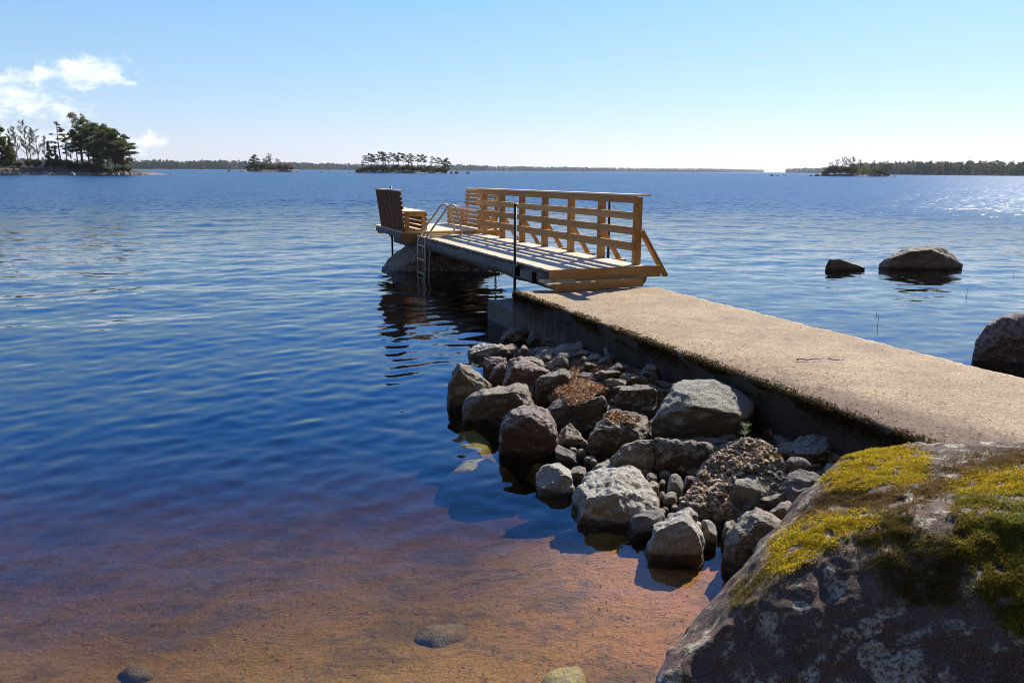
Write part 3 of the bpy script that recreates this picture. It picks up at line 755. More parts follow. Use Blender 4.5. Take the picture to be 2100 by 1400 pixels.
rock('long low grey rock at the water edge', [(944, 846), (948, 831), (967, 815), (990, 806), (1033, 804), (1087, 796), (1097, 801), (1098, 826), (1071, 834), (1037, 852), (1030, 864), (1003, 868), (984, 858), (946, 851)], 0.0, 'grey', front=[(946, 846), (951, 832), (968, 819), (991, 811), (1034, 809), (1086, 802), (1090, 824), (1035, 850), (1003, 866), (960, 853)], lean=.6, flean=.15, group=G)
rock('round dark brown boulder with a bright crown, standing in the water', [(1025, 920), (1025, 895), (1030, 869), (1048, 843), (1072, 830), (1096, 829), (1126, 842), (1144, 869), (1145, 884), (1118, 915), (1090, 934), (1050, 938)], 0.0, 'red', front=[(1029, 890), (1034, 868), (1052, 851), (1085, 854), (1118, 847), (1138, 872), (1114, 908), (1060, 922), (1030, 915)], lean=.5, flean=.06, group=G, rounding=4)
rock('low crusty stone in front of the dark reddish block', [(1050, 797), (1058, 788), (1076, 790), (1094, 793), (1095, 800), (1070, 803), (1052, 803)], 0.08, 'lichen', group=G, lean=1.0)
rock('dark rock with a bright rough top, right of the dark block', [(1100, 784), (1106, 772), (1130, 769), (1161, 757), (1170, 761), (1171, 776), (1163, 790), (1138, 805), (1125, 813), (1106, 802)], 0.12, 'dark', front=[(1102, 786), (1110, 777), (1135, 777), (1160, 768), (1168, 775), (1160, 790), (1125, 811), (1107, 800)], lean=1.0, flean=.05, group=G)
rock('three-sided dark rock below the litter shelf', [(1177, 843), (1180, 830), (1201, 815), (1230, 803), (1238, 807), (1249, 822), (1234, 852), (1212, 890), (1205, 890), (1190, 866)], 0.0, 'dark', front=[(1179, 843), (1182, 832), (1203, 819), (1229, 808), (1238, 818), (1230, 850), (1210, 887), (1191, 864)], lean=.35, flean=.12, group=G)
rock('square-faced dark block standing upright on the bank', [(1270, 838), (1270, 801), (1275, 794), (1300, 790), (1328, 788), (1342, 791), (1349, 804), (1346, 849), (1334, 860), (1305, 864), (1273, 846)], 0.10, 'dark', front=[(1271, 836), (1272, 803), (1340, 799), (1346, 806), (1343, 847), (1330, 858), (1305, 861)], lean=.7, flean=.05, group=G)
rock('large dark rock with a litter-strewn ledge below the square block', [(1202, 924), (1210, 894), (1237, 850), (1262, 838), (1290, 848), (1320, 858), (1336, 862), (1338, 884), (1294, 918), (1258, 940), (1229, 940), (1208, 934)], 0.0, 'dark', front=[(1204, 922), (1212, 894), (1236, 866), (1262, 866), (1290, 870), (1306, 864), (1330, 872), (1290, 912), (1256, 935), (1214, 930)], lean=1.0, flean=.15, group=G)
rock('large lichen-grey boulder with a craggy sunlit top beside the causeway', [(1336, 867), (1362, 836), (1377, 811), (1380, 787), (1407, 784), (1422, 786), (1441, 784), (1466, 780), (1489, 788), (1508, 803), (1553, 820), (1542, 838), (1534, 867), (1490, 905), (1458, 917), (1414, 915), (1348, 906), (1339, 884)], 0.12, 'lichen', front=[(1338, 868), (1366, 838), (1386, 822), (1404, 840), (1420, 868), (1475, 878), (1512, 850), (1530, 860), (1490, 902), (1458, 914), (1414, 912), (1350, 904)], lean=.9, flean=.02, thick=.55, group=G, amp=.03)
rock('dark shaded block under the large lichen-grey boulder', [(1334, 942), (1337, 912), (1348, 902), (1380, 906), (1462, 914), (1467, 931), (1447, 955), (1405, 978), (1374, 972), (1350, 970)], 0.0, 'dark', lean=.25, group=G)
rock('grey flat-faced rock with a white streak', [(1252, 942), (1273, 918), (1312, 902), (1338, 903), (1340, 954), (1318, 976), (1301, 962), (1278, 950), (1256, 950)], 0.0, 'grey', lean=.35, group=G)
rock('grey wedge-shaped flat rock over the dark gap', [(1212, 965), (1228, 958), (1268, 948), (1292, 946), (1305, 956), (1305, 976), (1278, 982), (1230, 982), (1216, 974)], 0.0, 'slabrock', lean=.9, flean=.1, group=G)
rock('low dark stone in the water behind the white one', [(1166, 975), (1172, 962), (1190, 958), (1208, 966), (1212, 986), (1180, 990)], 0.0, 'dark', lean=.5, group=G)
rock('large pale sunlit rock at the water edge', [(1170, 1022), (1184, 1006), (1226, 992), (1264, 982), (1288, 974), (1308, 976), (1322, 988), (1330, 1004), (1349, 1042), (1336, 1058), (1300, 1074), (1270, 1080), (1232, 1074), (1196, 1056), (1174, 1034)], 0.0, 'pale', front=[(1180, 1032), (1220, 1026), (1262, 1020), (1290, 1012), (1324, 1010), (1343, 1042), (1310, 1064), (1270, 1074), (1230, 1066), (1192, 1048)], lean=1.5, flean=.2, group=G, thick=.4)
rock('small white sunlit rock standing alone in the water', [(1099, 976), (1117, 956), (1133, 954), (1150, 953), (1174, 974), (1177, 995), (1172, 1006), (1135, 1016), (1109, 1009), (1101, 990)], 0.0, 'pale', front=[(1104, 986), (1130, 978), (1172, 986), (1174, 1000), (1135, 1013), (1110, 1006)], lean=1.1, flean=.0, group=G)
rock('crusty brown rock left of the grey foreground rock', [(1288, 1074), (1300, 1060), (1320, 1044), (1330, 1048), (1338, 1054), (1362, 1054), (1367, 1066), (1354, 1082), (1326, 1092), (1308, 1090), (1290, 1084)], 0.02, 'conglo', lean=.8, group=G)
rock('grey foreground rock with a bright white crest, its foot in the water', [(1327, 1110), (1328, 1093), (1360, 1074), (1386, 1062), (1410, 1055), (1430, 1056), (1438, 1076), (1440, 1112), (1431, 1128), (1408, 1140), (1360, 1144), (1332, 1132)], 0.0, 'pale', front=[(1331, 1100), (1368, 1082), (1396, 1071), (1430, 1084), (1437, 1112), (1428, 1126), (1402, 1137), (1345, 1138)], lean=.9, flean=.0, group=G)
rock('tiny pinkish stone on top of the white-crested rock', [(1414, 1057), (1417, 1049), (1426, 1048), (1432, 1055), (1430, 1062), (1418, 1063)], 0.17, 'red', sink=.05, group=G)
rock('small upright ochre stone right of the white-crested rock', [(1436, 1074), (1448, 1060), (1460, 1066), (1472, 1079), (1470, 1090), (1462, 1104), (1446, 1116), (1438, 1100)], 0.01, 'slabrock', lean=.5, group=G)
rock('angular rock with a bright edge tucked beside the mossy boulder', [(1484, 1128), (1493, 1099), (1516, 1077), (1540, 1047), (1549, 1038), (1574, 1050), (1609, 1080), (1584, 1110), (1551, 1142), (1523, 1170), (1508, 1160), (1489, 1138)], 0.0, 'grey', front=[(1506, 1130), (1514, 1108), (1534, 1082), (1560, 1070), (1604, 1083), (1570, 1125), (1524, 1166), (1508, 1156)], lean=.7, flean=.1, group=G)
rock('reddish angular stone above the bright-edged one', [(1572, 1045), (1587, 1028), (1602, 1019), (1636, 1043), (1630, 1055), (1611, 1080), (1587, 1072)], 0.12, 'red', lean=.5, group=G)
rock('flat pale stone slab lying on the rubble', [(1495, 985), (1538, 964), (1568, 951), (1611, 953), (1622, 970), (1608, 984), (1606, 1002), (1566, 1020), (1540, 1036), (1512, 1016)], 0.08, 'slabrock', front=[(1498, 990), (1530, 998), (1570, 1000), (1604, 990), (1600, 1004), (1566, 1018), (1540, 1034), (1512, 1014)], lean=1.9, flean=.05, thick=.2, group=G, amp=.012)
rock('rough grey rock left of the mossy boulder top', [(1620, 925), (1638, 899), (1673, 894), (1701, 895), (1709, 922), (1696, 943), (1656, 960), (1626, 960)], 0.2, 'lichen', front=[(1622, 930), (1640, 935), (1690, 930), (1692, 942), (1656, 958), (1628, 958)], lean=1.2, flean=.05, group=G)
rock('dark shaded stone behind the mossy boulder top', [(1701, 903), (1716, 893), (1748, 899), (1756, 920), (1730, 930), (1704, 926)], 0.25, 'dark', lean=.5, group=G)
rock('pebbly conglomerate lump against the mossy boulder', [(1607, 993), (1619, 974), (1658, 968), (1660, 994), (1652, 1015), (1641, 1034), (1611, 1022)], 0.15, 'conglo', lean=1.0, group=G, amp=.02, pits=1.2)
rock('small dark stone in the gap by the bright-edged rock', [(1482, 1088), (1489, 1069), (1505, 1065), (1514, 1080), (1506, 1106), (1488, 1108)], 0.02, 'grey', group=G)
rock('small crusty stone with a white edge over the dark pool', [(1137, 920), (1142, 913), (1156, 923), (1175, 929), (1187, 938), (1190, 948), (1166, 952), (1147, 940)], 0.0, 'conglo', lean=.4, group=G)
rock('small grey rock at the back edge of the litter shelf', [(1316, 773), (1326, 764), (1345, 758), (1352, 778), (1336, 784), (1320, 782)], 0.25, 'lichen', lean=.5, group=G)
rock('squat brown stone between the round boulder and the three-sided rock', [(1140, 905), (1150, 880), (1172, 866), (1196, 884), (1206, 905), (1190, 918), (1160, 920)], 0.0, 'grey', lean=.7, group=G)
rock('rough rock under the litter shelf edge', [(1118, 836), (1130, 818), (1160, 812), (1184, 826), (1186, 850), (1160, 872), (1140, 862)], 0.03, 'conglo', lean=.9, group=G, amp=.02)
# conglomerate mass
rock('rough pebble-crusted concrete rubble mass at the foot of the causeway', [(1392, 1040), (1418, 1000), (1441, 956), (1468, 928), (1510, 905), (1529, 897), (1552, 897), (1572, 909), (1598, 926), (1618, 936), (1614, 975), (1560, 1010), (1510, 1050), (1500, 1074), (1466, 1068), (1430, 1052)], 0.02, 'conglo', lean=1.65, flean=1.2, thick=.25, group=G, amp=.03, pits=1.6, rough=2.2, scale=7.0, L=.014)
# pebbles
PEB = [(1314, 962, 1332, 973), (1324, 970, 1350, 987), (1326, 986, 1354, 1012), (1350, 982, 1364, 998), (1366, 970, 1402, 1018), (1350, 966, 1376, 979),
       (1400, 974, 1430, 1002), (1360, 1006, 1390, 1036), (1350, 1006, 1366, 1026), (1358, 1038, 1372, 1049), (1344, 1042, 1366, 1056), (1366, 1052, 1392, 1068),
       (1166, 917, 1185, 929), (1185, 916, 1202, 937), (1197, 935, 1222, 949), (1188, 900, 1206, 916), (1170, 898, 1190, 914), (1340, 1018, 1354, 1034),
       (1390, 1018, 1408, 1034), (1376, 1034, 1392, 1050), (1440, 1044, 1458, 1060), (1462, 1050, 1482, 1070), (1210, 940, 1226, 952)]
PL = ['small dark pebble at the back of the pebble pocket', 'rounded grey pebble behind the large pale rock', 'largest rounded blue-grey pebble beside the large pale rock', 'tiny grey pebble between two rounded ones',
      'tall smooth grey stone in the pebble pocket', 'flat grey pebble under the shaded block', 'pink sunlit pebble at the rubble edge', 'five-sided grey pebble in the pebble pocket', 'shaded pebble left of the five-sided one',
      'small dark pebble below the five-sided one', 'flat ochre pebble at the corner of the large pale rock', 'sunlit ochre pebble behind the crusty brown rock', 'pale oval pebble over the dark pool', 'upright finger-shaped pebble over the dark pool',
      'crusty pebble under the large ledge rock', 'broken grey pebble left of the large ledge rock', 'flat grey pebble behind the oval one', 'dark pebble squeezed beside the large pale rock', 'small brown pebble at the rubble foot',
      'small gravelly pebble near the white-crested rock', 'rough brown pebble behind the white-crested rock', 'dark pebble behind the upright ochre stone', 'small shaded pebble below the large ledge rock']
for k, (a, b_, c_, d_) in enumerate(PEB):
    cx, cy, rx, ry = (a + c_) / 2, (b_ + d_) / 2, (c_ - a) / 2, (d_ - b_) / 2
    rr = random.Random(k + 90)
    out = [(cx + rx * math.cos(t) * rr.uniform(.9, 1.08), cy + ry * math.sin(t) * rr.uniform(.9, 1.08)) for t in [i * math.pi / 4.5 for i in range(9)]]
    zb = 0.03 if cy < 1030 else 0.02
    rock(PL[k], out, zb, ('red' if k == 6 else 'ochre' if k in (10, 11) else 'slabrock' if k in (1, 4, 12) else 'grey'), lean=.5, group='pebbles in the pockets between the rocks', name='pebble', cat='pebble', sink=.06, rounding=2, amp=.006, L=.014)
# small stones wedged between the big ones
fr_ = random.Random(77); cnt = 0
FILL = [(985, 735), (1130, 770), (1160, 800), (1230, 800), (1260, 870), (1300, 900), (1335, 960), (1330, 1010), (1350, 1050), (1440, 1040), (1500, 1100), (1560, 1040), (1630, 1010), (1600, 900), (1560, 860), (1500, 900), (1480, 940), (1380, 940), (1270, 940), (1200, 940), (1180, 900), (1150, 900), (1110, 830), (1040, 800), (1015, 790), (1065, 760), (1120, 745), (1185, 745), (1225, 750), (1290, 770), (1360, 790), (1640, 950), (1690, 960)]
for cx_, cy_ in FILL:
    for k in range(6):
        px_, py_ = cx_ + fr_.uniform(-34, 34), cy_ + fr_.uniform(-22, 22); z = .1
        for _ in range(4): q = atz(px_, py_, z); z = ground_at(q[0], q[1])
        if z < -.02: continue
        R_ = fr_.uniform(.035, .11); pts = []
        for i in range(16):
            v = Vector((fr_.gauss(0, 1), fr_.gauss(0, 1), fr_.gauss(0, .8))).normalized() * R_ * fr_.uniform(.75, 1.2); pts.append((q[0] + v.x * 1.2, q[1] + v.y, z + v.z * .8 + R_ * .35))
        ROCKN[0] += 1
        o = hull_rock('rubble_stone', pts, MAT[fr_.choice(['grey', 'dark', 'conglo', 'red', 'dark'])], .016, 1, R_ * .14, 9, ROCKN[0], chips=3)
        tag(o, 'small stone wedged in the gaps between the larger rocks of the bank', 'stone', 'small stones wedged between the bank rocks')
# rocks under the water surface
GU = 'algae-covered stones just under the water'
def under(label, outl, z, thick, mat='algae'):
    pts = []
    if mat == 'sunk':
        for _ in range(4): q_ = atz(sum(q[0] for q in outl) / len(outl), sum(q[1] for q in outl) / len(outl), z); z = ground_at(q_[0], q_[1]) + .025
    for x, y in outl:
        p = atz(x, y, z); pts.append(p); c = atz(sum(q[0] for q in outl) / len(outl), sum(q[1] for q in outl) / len(outl), z)
        e = c + (p - c) * 1.9; e[2] = z - thick; pts.append(e)
        e = c + (p - c) * 0.6; e[2] = z + 0.012; pts.append(e)
    ROCKN[0] += 1
    o = hull_rock('underwater_rock', pts, MAT[mat], 0.03, 2, 0.015, 5, ROCKN[0]); tag(o, label, 'rock', GU)
under('yellowish flat stone under water, left of the round brown boulder', [(905, 905), (940, 886), (970, 882), (1000, 902), (998, 918), (985, 928), (945, 918)], -.075, .25)
under('yellowish long stone under water, second from the round boulder', [(930, 958), (950, 944), (1000, 940), (1040, 958), (1030, 968), (1000, 970), (950, 970)], -.075, .25)
under('golden algae stone under water below the large pale rock', [(1202, 1092), (1222, 1078), (1262, 1080), (1290, 1084), (1288, 1100), (1240, 1104)], -.06, .15)
under('olive stone under water by the dark pool', [(1088, 952), (1104, 938), (1130, 950), (1112, 966)], -.06, .12)
under('pale olive stone breaking the surface at the bottom of the view', [(1115, 1385), (1140, 1362), (1185, 1356), (1196, 1385), (1180, 1410), (1130, 1412)], -.03, .15)
under('dim brown stone on the lake bottom at lower left', [(245, 1375), (270, 1358), (305, 1362), (310, 1385), (270, 1392)], -.25, .06, 'sunk')
under('faint dark stone on the lake bottom in the middle', [(865, 1305), (880, 1282), (940, 1276), (950, 1300), (900, 1314)], -.19, .04, 'sunk')
under('faint pale slab under water near the jetty reflection', [(770, 882), (800, 872), (860, 876), (850, 886)], -.22, .3)
# boulders in the lake
GL = 'boulders standing in the open lake'
BL = rock('big dark boulder under the jetty platform', [(771, 549), (776, 536), (800, 520), (822, 510), (833, 497), (860, 490), (900, 488), (960, 520), (1000, 545), (1046, 562), (1040, 568), (968, 572), (900, 568), (830, 560)], 0.0, 'dark', base=(850, 560), lean=.9, flean=.35, thick=1.0, sink=1.2, amp=.07, L=.07, group=GL, name='boulder', cat='boulder')
rock('small dark rock with a pale trailing edge, left of the big one in the lake', [(1700, 549), (1702, 540), (1711, 532), (1726, 533), (1748, 540), (1774, 549), (1740, 553), (1700, 553)], 0.0, 'grey', front=[(1693, 547), (1700, 531), (1722, 531), (1730, 540), (1742, 550), (1705, 551)], lean=.8, sink=.8, chips=1, amp=.022, group=GL, name='boulder', cat='boulder')
rock('big dark boulder with a pale crest out in the lake at right', [(1798, 541), (1818, 528), (1852, 511), (1886, 504), (1932, 503), (1946, 516), (1960, 530), (1974, 543), (1954, 550), (1908, 552), (1838, 546)], 0.0, 'grey', front=[(1806, 540), (1828, 529), (1868, 516), (1908, 513), (1934, 522), (1944, 548), (1898, 550)], lean=.7, flean=.15, thick=1.0, sink=1.0, chips=1, amp=.055, group=GL, name='boulder', cat='boulder')
rock('round dark boulder beside the causeway at the right edge of the view', [(1994, 745), (1995, 716), (2006, 688), (2028, 663), (2062, 646), (2110, 640), (2165, 652), (2200, 695), (2205, 770), (2140, 785), (2052, 768)], 0.0, 'red', base=(1994, 745), lean=.45, flean=.1, thick=.9, sink=.8, group=GL, name='boulder', cat='boulder', rounding=6, chips=0, amp=.035)

# ------------------------------------------------------------------ mossy boulder
m, g = new_mat('boulder_granite')
co = g.add('ShaderNodeTexCoord').outputs['Object']; geo = g.add('ShaderNodeNewGeometry')
n1 = g.noise(co, 2.2, 5, 0.6); n2 = g.noise(co, 9, 6, 0.65, dist=.3); n3 = g.noise(co, 55, 5, 0.7); n4 = g.noise(co, 160, 3, .6)
col = g.mix(g.ramp(n1, .38, .62), (0.095, 0.06, 0.042), (0.15, 0.088, 0.06))
col = g.mix(g.math('MULTIPLY', g.ramp(n3, .5, .7), .5), col, (0.06, 0.045, 0.04))
vo = g.add('ShaderNodeTexVoronoi', {'Vector': g.vmath('ADD', co, g.vmath('MULTIPLY', g.noise(co, 22, 3, .6, col=True), (.05, .05, .05))), 'Scale': 6.5}, feature='F1')
rr_ = g.add('ShaderNodeSeparateColor', {0: vo.outputs['Color']}).outputs[0]
rad = g.math('SUBTRACT', g.math('MULTIPLY', rr_, 0.62), 0.14)
disc = g.ramp(g.math('SUBTRACT', rad, vo.outputs['Distance']), 0.0, 0.025)
col = g.mix(g.math('MULTIPLY', g.ramp(n4, .53, .62), .6), col, (0.30, 0.21, 0.16))
col = g.mix(g.math('MULTIPLY', g.ramp(n4, .45, .36), .7), col, (0.03, 0.02, 0.015))
lich = g.math('MULTIPLY', g.math('MAXIMUM', disc, g.ramp(n2, .52, .62)), g.ramp(n3, .36, .54))
col = g.mix(g.math('MULTIPLY', lich, .8), col, g.mix(n4, (0.42, 0.36, 0.24), (0.85, 0.76, 0.55)))
bn = bump(g, g.math('ADD', g.math('MULTIPLY', n3, .6), g.math('ADD', g.math('MULTIPLY', lich, .25), n2)), .9, .025)
bn = bump(g, n4, .9, .007, bn)
finish(g, g.add('ShaderNodeBsdfPrincipled', {'Base Color': col, 'Roughness': .85, 'Normal': bn, 'Specular IOR Level': .35}))
MAT['boulder'] = m
CP = [(1345, 1400, -.03), (1372, 1345, -.02), (1480, 1215, 0.0), (1500, 1185, .12), (1600, 1088, .37), (1680, 1008, .49), (1722, 932, .57),
      (1785, 917, .60), (1900, 930, .62), (1990, 944, .63), (2100, 905, .74),
      (1640, 1150, .49), (1760, 1102, .60), (1900, 1045, .73), (2000, 1060, .76), (2100, 1075, .80), (1960, 1130, .68),
      (1480, 1262, .10), (1410, 1340, .02), (1560, 1400, .0), (1800, 1400, .0), (2100, 1400, .05), (1700, 1260, .30), (2000, 1250, .36)]
pts = [tuple(atz(*q)) for q in CP] + [(3.0, 2.5, .95), (3.3, 3.3, .86), (3.2, 3.9, .66), (2.6, 1.8, .55), (2.3, 1.6, -.3), (1.1, 2.25, -.35), (3.6, 1.9, -.3), (4.0, 3.2, -.2), (3.4, 4.0, .3), (2.4, 4.3, .2), (1.8, 4.3, 0.1), (0.75, 2.9, -.4), (1.2, 4.0, -.3)]
boul = hull_rock('mossy_boulder', pts, MAT['boulder'], 0.02, 2, 0.034, 3.4, 77, it=8, pits=.05, rough=.6, chips=0)
tag(boul, 'huge dark boulder with yellow moss and pale lichen spots at lower right', 'boulder')

# moss: many small blades standing on the rock
bpy.context.view_layer.update()
bl = boul.location
bvh = BVHTree.FromPolygons([v.co + bl for v in boul.data.vertices], [p.vertices for p in boul.data.polygons])
def in_poly(x, y, poly):
    c = False; j = len(poly) - 1
    for i in range(len(poly)):
        xi, yi = poly[i]; xj, yj = poly[j]
        if (yi > y) != (yj > y) and x < (xj - xi) * (y - yi) / (yj - yi) + xi: c = not c
        j = i
    return c
def blades(P, N, length, width, cols, rs, tilt=0.7, segs=1):
    """P,N: (n,3); each blade is one thin triangle"""
    n = len(P)
    t = rs.normal(size=(n, 3)); dirn = N + t * tilt; dirn /= np.linalg.norm(dirn, axis=1)[:, None]
    s = np.cross(dirn, rs.normal(size=(n, 3))); s /= np.linalg.norm(s, axis=1)[:, None] + 1e-9
    L = (length * rs.uniform(.5, 1.3, n))[:, None]; W = (width * rs.uniform(.7, 1.3, n))[:, None]
    V = np.stack([P - s * W, P + s * W, P + dirn * L], 1).reshape(-1, 3)
    F = np.arange(3 * n).reshape(-1, 3)
    return V, F, np.repeat(cols, 3, 0)
rs = np.random.default_rng(5)
# patches: centre pixel on the rock, radii in metres along view-right / depth, tint
YEL, OLV, BRN, GRN = np.array([.60, .45, .035]), np.array([.17, .14, .03]), np.array([.17, .11, .045]), np.array([.24, .25, .04])
PATCH = [([(1575, 1170), (1590, 1130), (1610, 1095), (1680, 1058), (1770, 1050), (1800, 1068), (1730, 1095), (1660, 1135), (1610, 1165)], YEL, 32000, .012),
         ([(1716, 940), (1735, 925), (1790, 916), (1850, 922), (1905, 938), (1880, 952), (1800, 946), (1730, 950)], YEL, 14000, .012),
         ([(1685, 995), (1700, 975), (1740, 958), (1850, 957), (1910, 972), (1880, 985), (1800, 1000), (1720, 1003)], YEL * .9, 18000, .012),
         ([(1935, 1000), (2000, 975), (2130, 950), (2130, 1010), (2010, 1002)], YEL * .95, 15000, .012),
         ([(2030, 1070), (2060, 1020), (2130, 1000), (2130, 1180), (2080, 1150), (2060, 1110)], GRN, 9000, .014),
         ([(1500, 1240), (1520, 1190), (1580, 1150), (1600, 1165), (1560, 1200), (1520, 1250)], OLV, 6000, .010),
         ([(1620, 1085), (1700, 1005), (1760, 1000), (1900, 990), (1960, 1005), (1880, 1030), (1780, 1050), (1680, 1060)], BRN * 1.2, 28000, .010),
         ([(1770, 1075), (1860, 1045), (1880, 1080), (1840, 1110), (1740, 1120), (1700, 1125)], OLV * .9, 10000, .011),
         ([(1770, 1150), (1860, 1110), (1950, 1090), (1990, 1180), (1960, 1230), (1880, 1240), (1820, 1200)], OLV, 8000, .010),
         ([(1950, 1010), (2030, 1010), (2060, 1130), (2110, 1180), (2130, 1330), (2080, 1290), (2010, 1200), (1970, 1120)], np.array([.27, .23, .035]), 30000, .013),
         ([(1900, 970), (2000, 935), (2130, 915), (2130, 955), (2000, 980), (1930, 1000)], BRN * 1.1, 12000, .010)]
allV, allF, allC = [], [], []; base = 0
for poly, tint, cnt, ln_ in PATCH:
    xs = [p[0] for p in poly]; ys = [p[1] for p in poly]
    Pp, Nn = [], []
    tries = 0
    cxp, cyp = np.mean(xs), np.mean(ys)
    while len(Pp) < cnt and tries < cnt * 3:
        tries += 1
        x = random.uniform(min(xs) - 12, max(xs) + 12); y = random.uniform(min(ys) - 8, max(ys) + 8)
        jx, jy = x + random.gauss(0, 14), y + random.gauss(0, 9)
        if not in_poly(jx, jy, poly): continue
        d = ray(x, y)
        h = bvh.ray_cast(Vector(CAMP), Vector(d).normalized())
        if h[0] is None: continue
        # clumpy: thin out by a noise field on the rock
        q = noise.fractal(h[0] * 11.0, .9, 2.1, 3)
        if q < random.uniform(-.55, .25): continue
        Pp.append(h[0]); Nn.append(h[1])
    if not Pp: continue
    Pp = np.array(Pp); Nn = np.array(Nn)
    Pp = Pp + Nn * rs.uniform(-.002, .006, len(Pp))[:, None]
    cc = tint[None, :] * rs.uniform(.55, 1.4, (len(Pp), 1)) * (1 + rs.normal(0, .12, (len(Pp), 3)))
    mixb = rs.random(len(Pp)) < .18
    cc[mixb] = BRN * rs.uniform(.7, 1.5, (mixb.sum(), 1))
    V, F, C = blades(Pp, Nn + np.array([0, 0, .5]), ln_ * .8, .0030, np.clip(cc, .01, 1), rs, .85)
    allV.append(V); allF.append(F + base); allC.append(C); base += len(V)
V = np.vstack(allV) - np.array(bl); F = np.vstack(allF); C = np.vstack(allC)
ms = mesh_obj('moss', V, F, MAT['moss'], boul); vcol(ms, 'tint', C)

# moss fringe hanging over the left edge of the slab
rs = np.random.default_rng(8)
n = 26000
yy = -rs.uniform(0.0, 9.0, n) ** 1.0; zz = -np.abs(rs.normal(0, .06, n)); keep = np.array([noise.noise(Vector((0, a * 2.2, b * 5))) > -.25 for a, b in zip(yy, zz)])
P_ = np.stack([np.where(zz > -.01, rs.uniform(-.02, .08, n), rs.uniform(-.022, .0, n)), yy, np.where(zz > -.01, .004, zz)], -1)[keep]
N_ = np.tile(np.array([-.7, 0, .35]), (len(P_), 1))
cc = np.array([.075, .055, .022]) * rs.uniform(.4, 1.7, (len(P_), 1))
V, F, C = blades(P_, N_, .022, .006, cc, rs, .6)
mm = mesh_obj('moss', V, F, MAT['moss'], pier); vcol(mm, 'tint', C)

# needle litter on the slab (uncountable)
def to_world_slab(P):
    c, s = math.cos(STH), math.sin(STH)
    return np.stack([SLO[0] + P[:, 0] * c - P[:, 1] * s, SLO[1] + P[:, 0] * s + P[:, 1] * c, P[:, 2] + .6], -1)
def flakes(P, lx, ly, cols, rs, lift=.004, tilt=.25):
    n = len(P); a = rs.uniform(0, 6.283, n)
    l = lx * rs.uniform(.4, 1.4, n); w = ly * rs.uniform(.5, 1.5, n)
    dx = np.stack([np.cos(a) * l, np.sin(a) * l, rs.normal(0, tilt, n) * l], -1)
    dyv = np.stack([-np.sin(a) * w, np.cos(a) * w, rs.normal(0, tilt, n) * w], -1)
    Pc = P + np.array([0, 0, lift])
    V = np.stack([Pc - dx, Pc + dyv, Pc + dx, Pc - dyv], 1).reshape(-1, 3)
    return V, np.arange(4 * n).reshape(-1, 4), np.repeat(cols, 4, 0)
rs = np.random.default_rng(21)
n = 15000
yl = -rs.uniform(0.3, 10.5, n); w = rs.random(n)
xl = np.where(w < .6, rs.gamma(1.2, .16 + .05 * np.clip(-yl - 3, 0, 6), n), rs.uniform(.02, 2.02, n))
ok = (xl < 2.03) & (rs.random(n) < np.where(w < .6, np.clip((-yl) / 5.0, .08, 1.0), .45))
P_ = np.stack([xl, yl, np.full(n, .008)], -1)[ok]
pal = np.array([[.16, .085, .04], [.28, .17, .09], [.52, .44, .34], [.07, .045, .03], [.36, .26, .17]])
cc = pal[rs.choice(5, len(P_), p=[.3, .22, .16, .2, .12])] * rs.uniform(.7, 1.25, (len(P_), 1))
V, F, C = flakes(to_world_slab(P_), .016, .0026, cc, rs, .004, .2)
lt = mesh_obj('needle_litter', V, F, MAT['litter']); vcol(lt, 'tint', C); tag(lt, kind='stuff')
# sunken debris and grit on the lake bed
rs = np.random.default_rng(41); n = 4500
X_ = rs.uniform(-3.2, 1.6, n); Y_ = rs.uniform(2.4, 6.0, n); Z_ = ground_h(X_, Y_)
pal = np.array([[.30, .17, .07], [.20, .12, .055], [.50, .34, .20], [.22, .13, .07], [.42, .29, .09]])
cc = pal[rs.choice(5, n, p=[.3, .25, .17, .18, .1])] * rs.uniform(.6, 1.2, (n, 1))
V, F, C = flakes(np.stack([X_, Y_, Z_], -1)[Z_ < -.02], .014, .0028, cc[Z_ < -.02], rs, .003, .3)
lt = mesh_obj('sunken_litter', V, F, MAT['litter']); vcol(lt, 'tint', C); tag(lt, kind='stuff')
# rusty leaf litter and moss crumbs on the rubble shelf
def scatter_px(poly, cnt, zf, seed):
    r = random.Random(seed); out = []
    xs = [p[0] for p in poly]; ys = [p[1] for p in poly]
    while len(out) < cnt:
        x, y = r.uniform(min(xs), max(xs)), r.uniform(min(ys), max(ys))
        if in_poly(x, y, poly):
            z = .2
            for _ in range(4):
                q = atz(x, y, z); z = ground_at(q[0], q[1])
            out.append(atz(x, y, z))
    return np.array(out)
rs = np.random.default_rng(31)
P_ = scatter_px([(1120, 820), (1165, 770), (1180, 745), (1260, 742), (1330, 775), (1380, 800), (1375, 830), (1270, 800), (1240, 800), (1190, 830), (1130, 850)], 9000, None, 3)
pal = np.array([[.46, .20, .09], [.52, .33, .20], [.62, .54, .44], [.13, .075, .035], [.30, .20, .06]])
cc = pal[rs.choice(5, len(P_), p=[.30, .24, .16, .18, .12])] * rs.uniform(.6, 1.2, (len(P_), 1))
V, F, C = flakes(P_, .026, .008, cc, rs, .010, .45)
lt = mesh_obj('leaf_litter', V, F, MAT['litter']); vcol(lt, 'tint', C); tag(lt, kind='stuff')
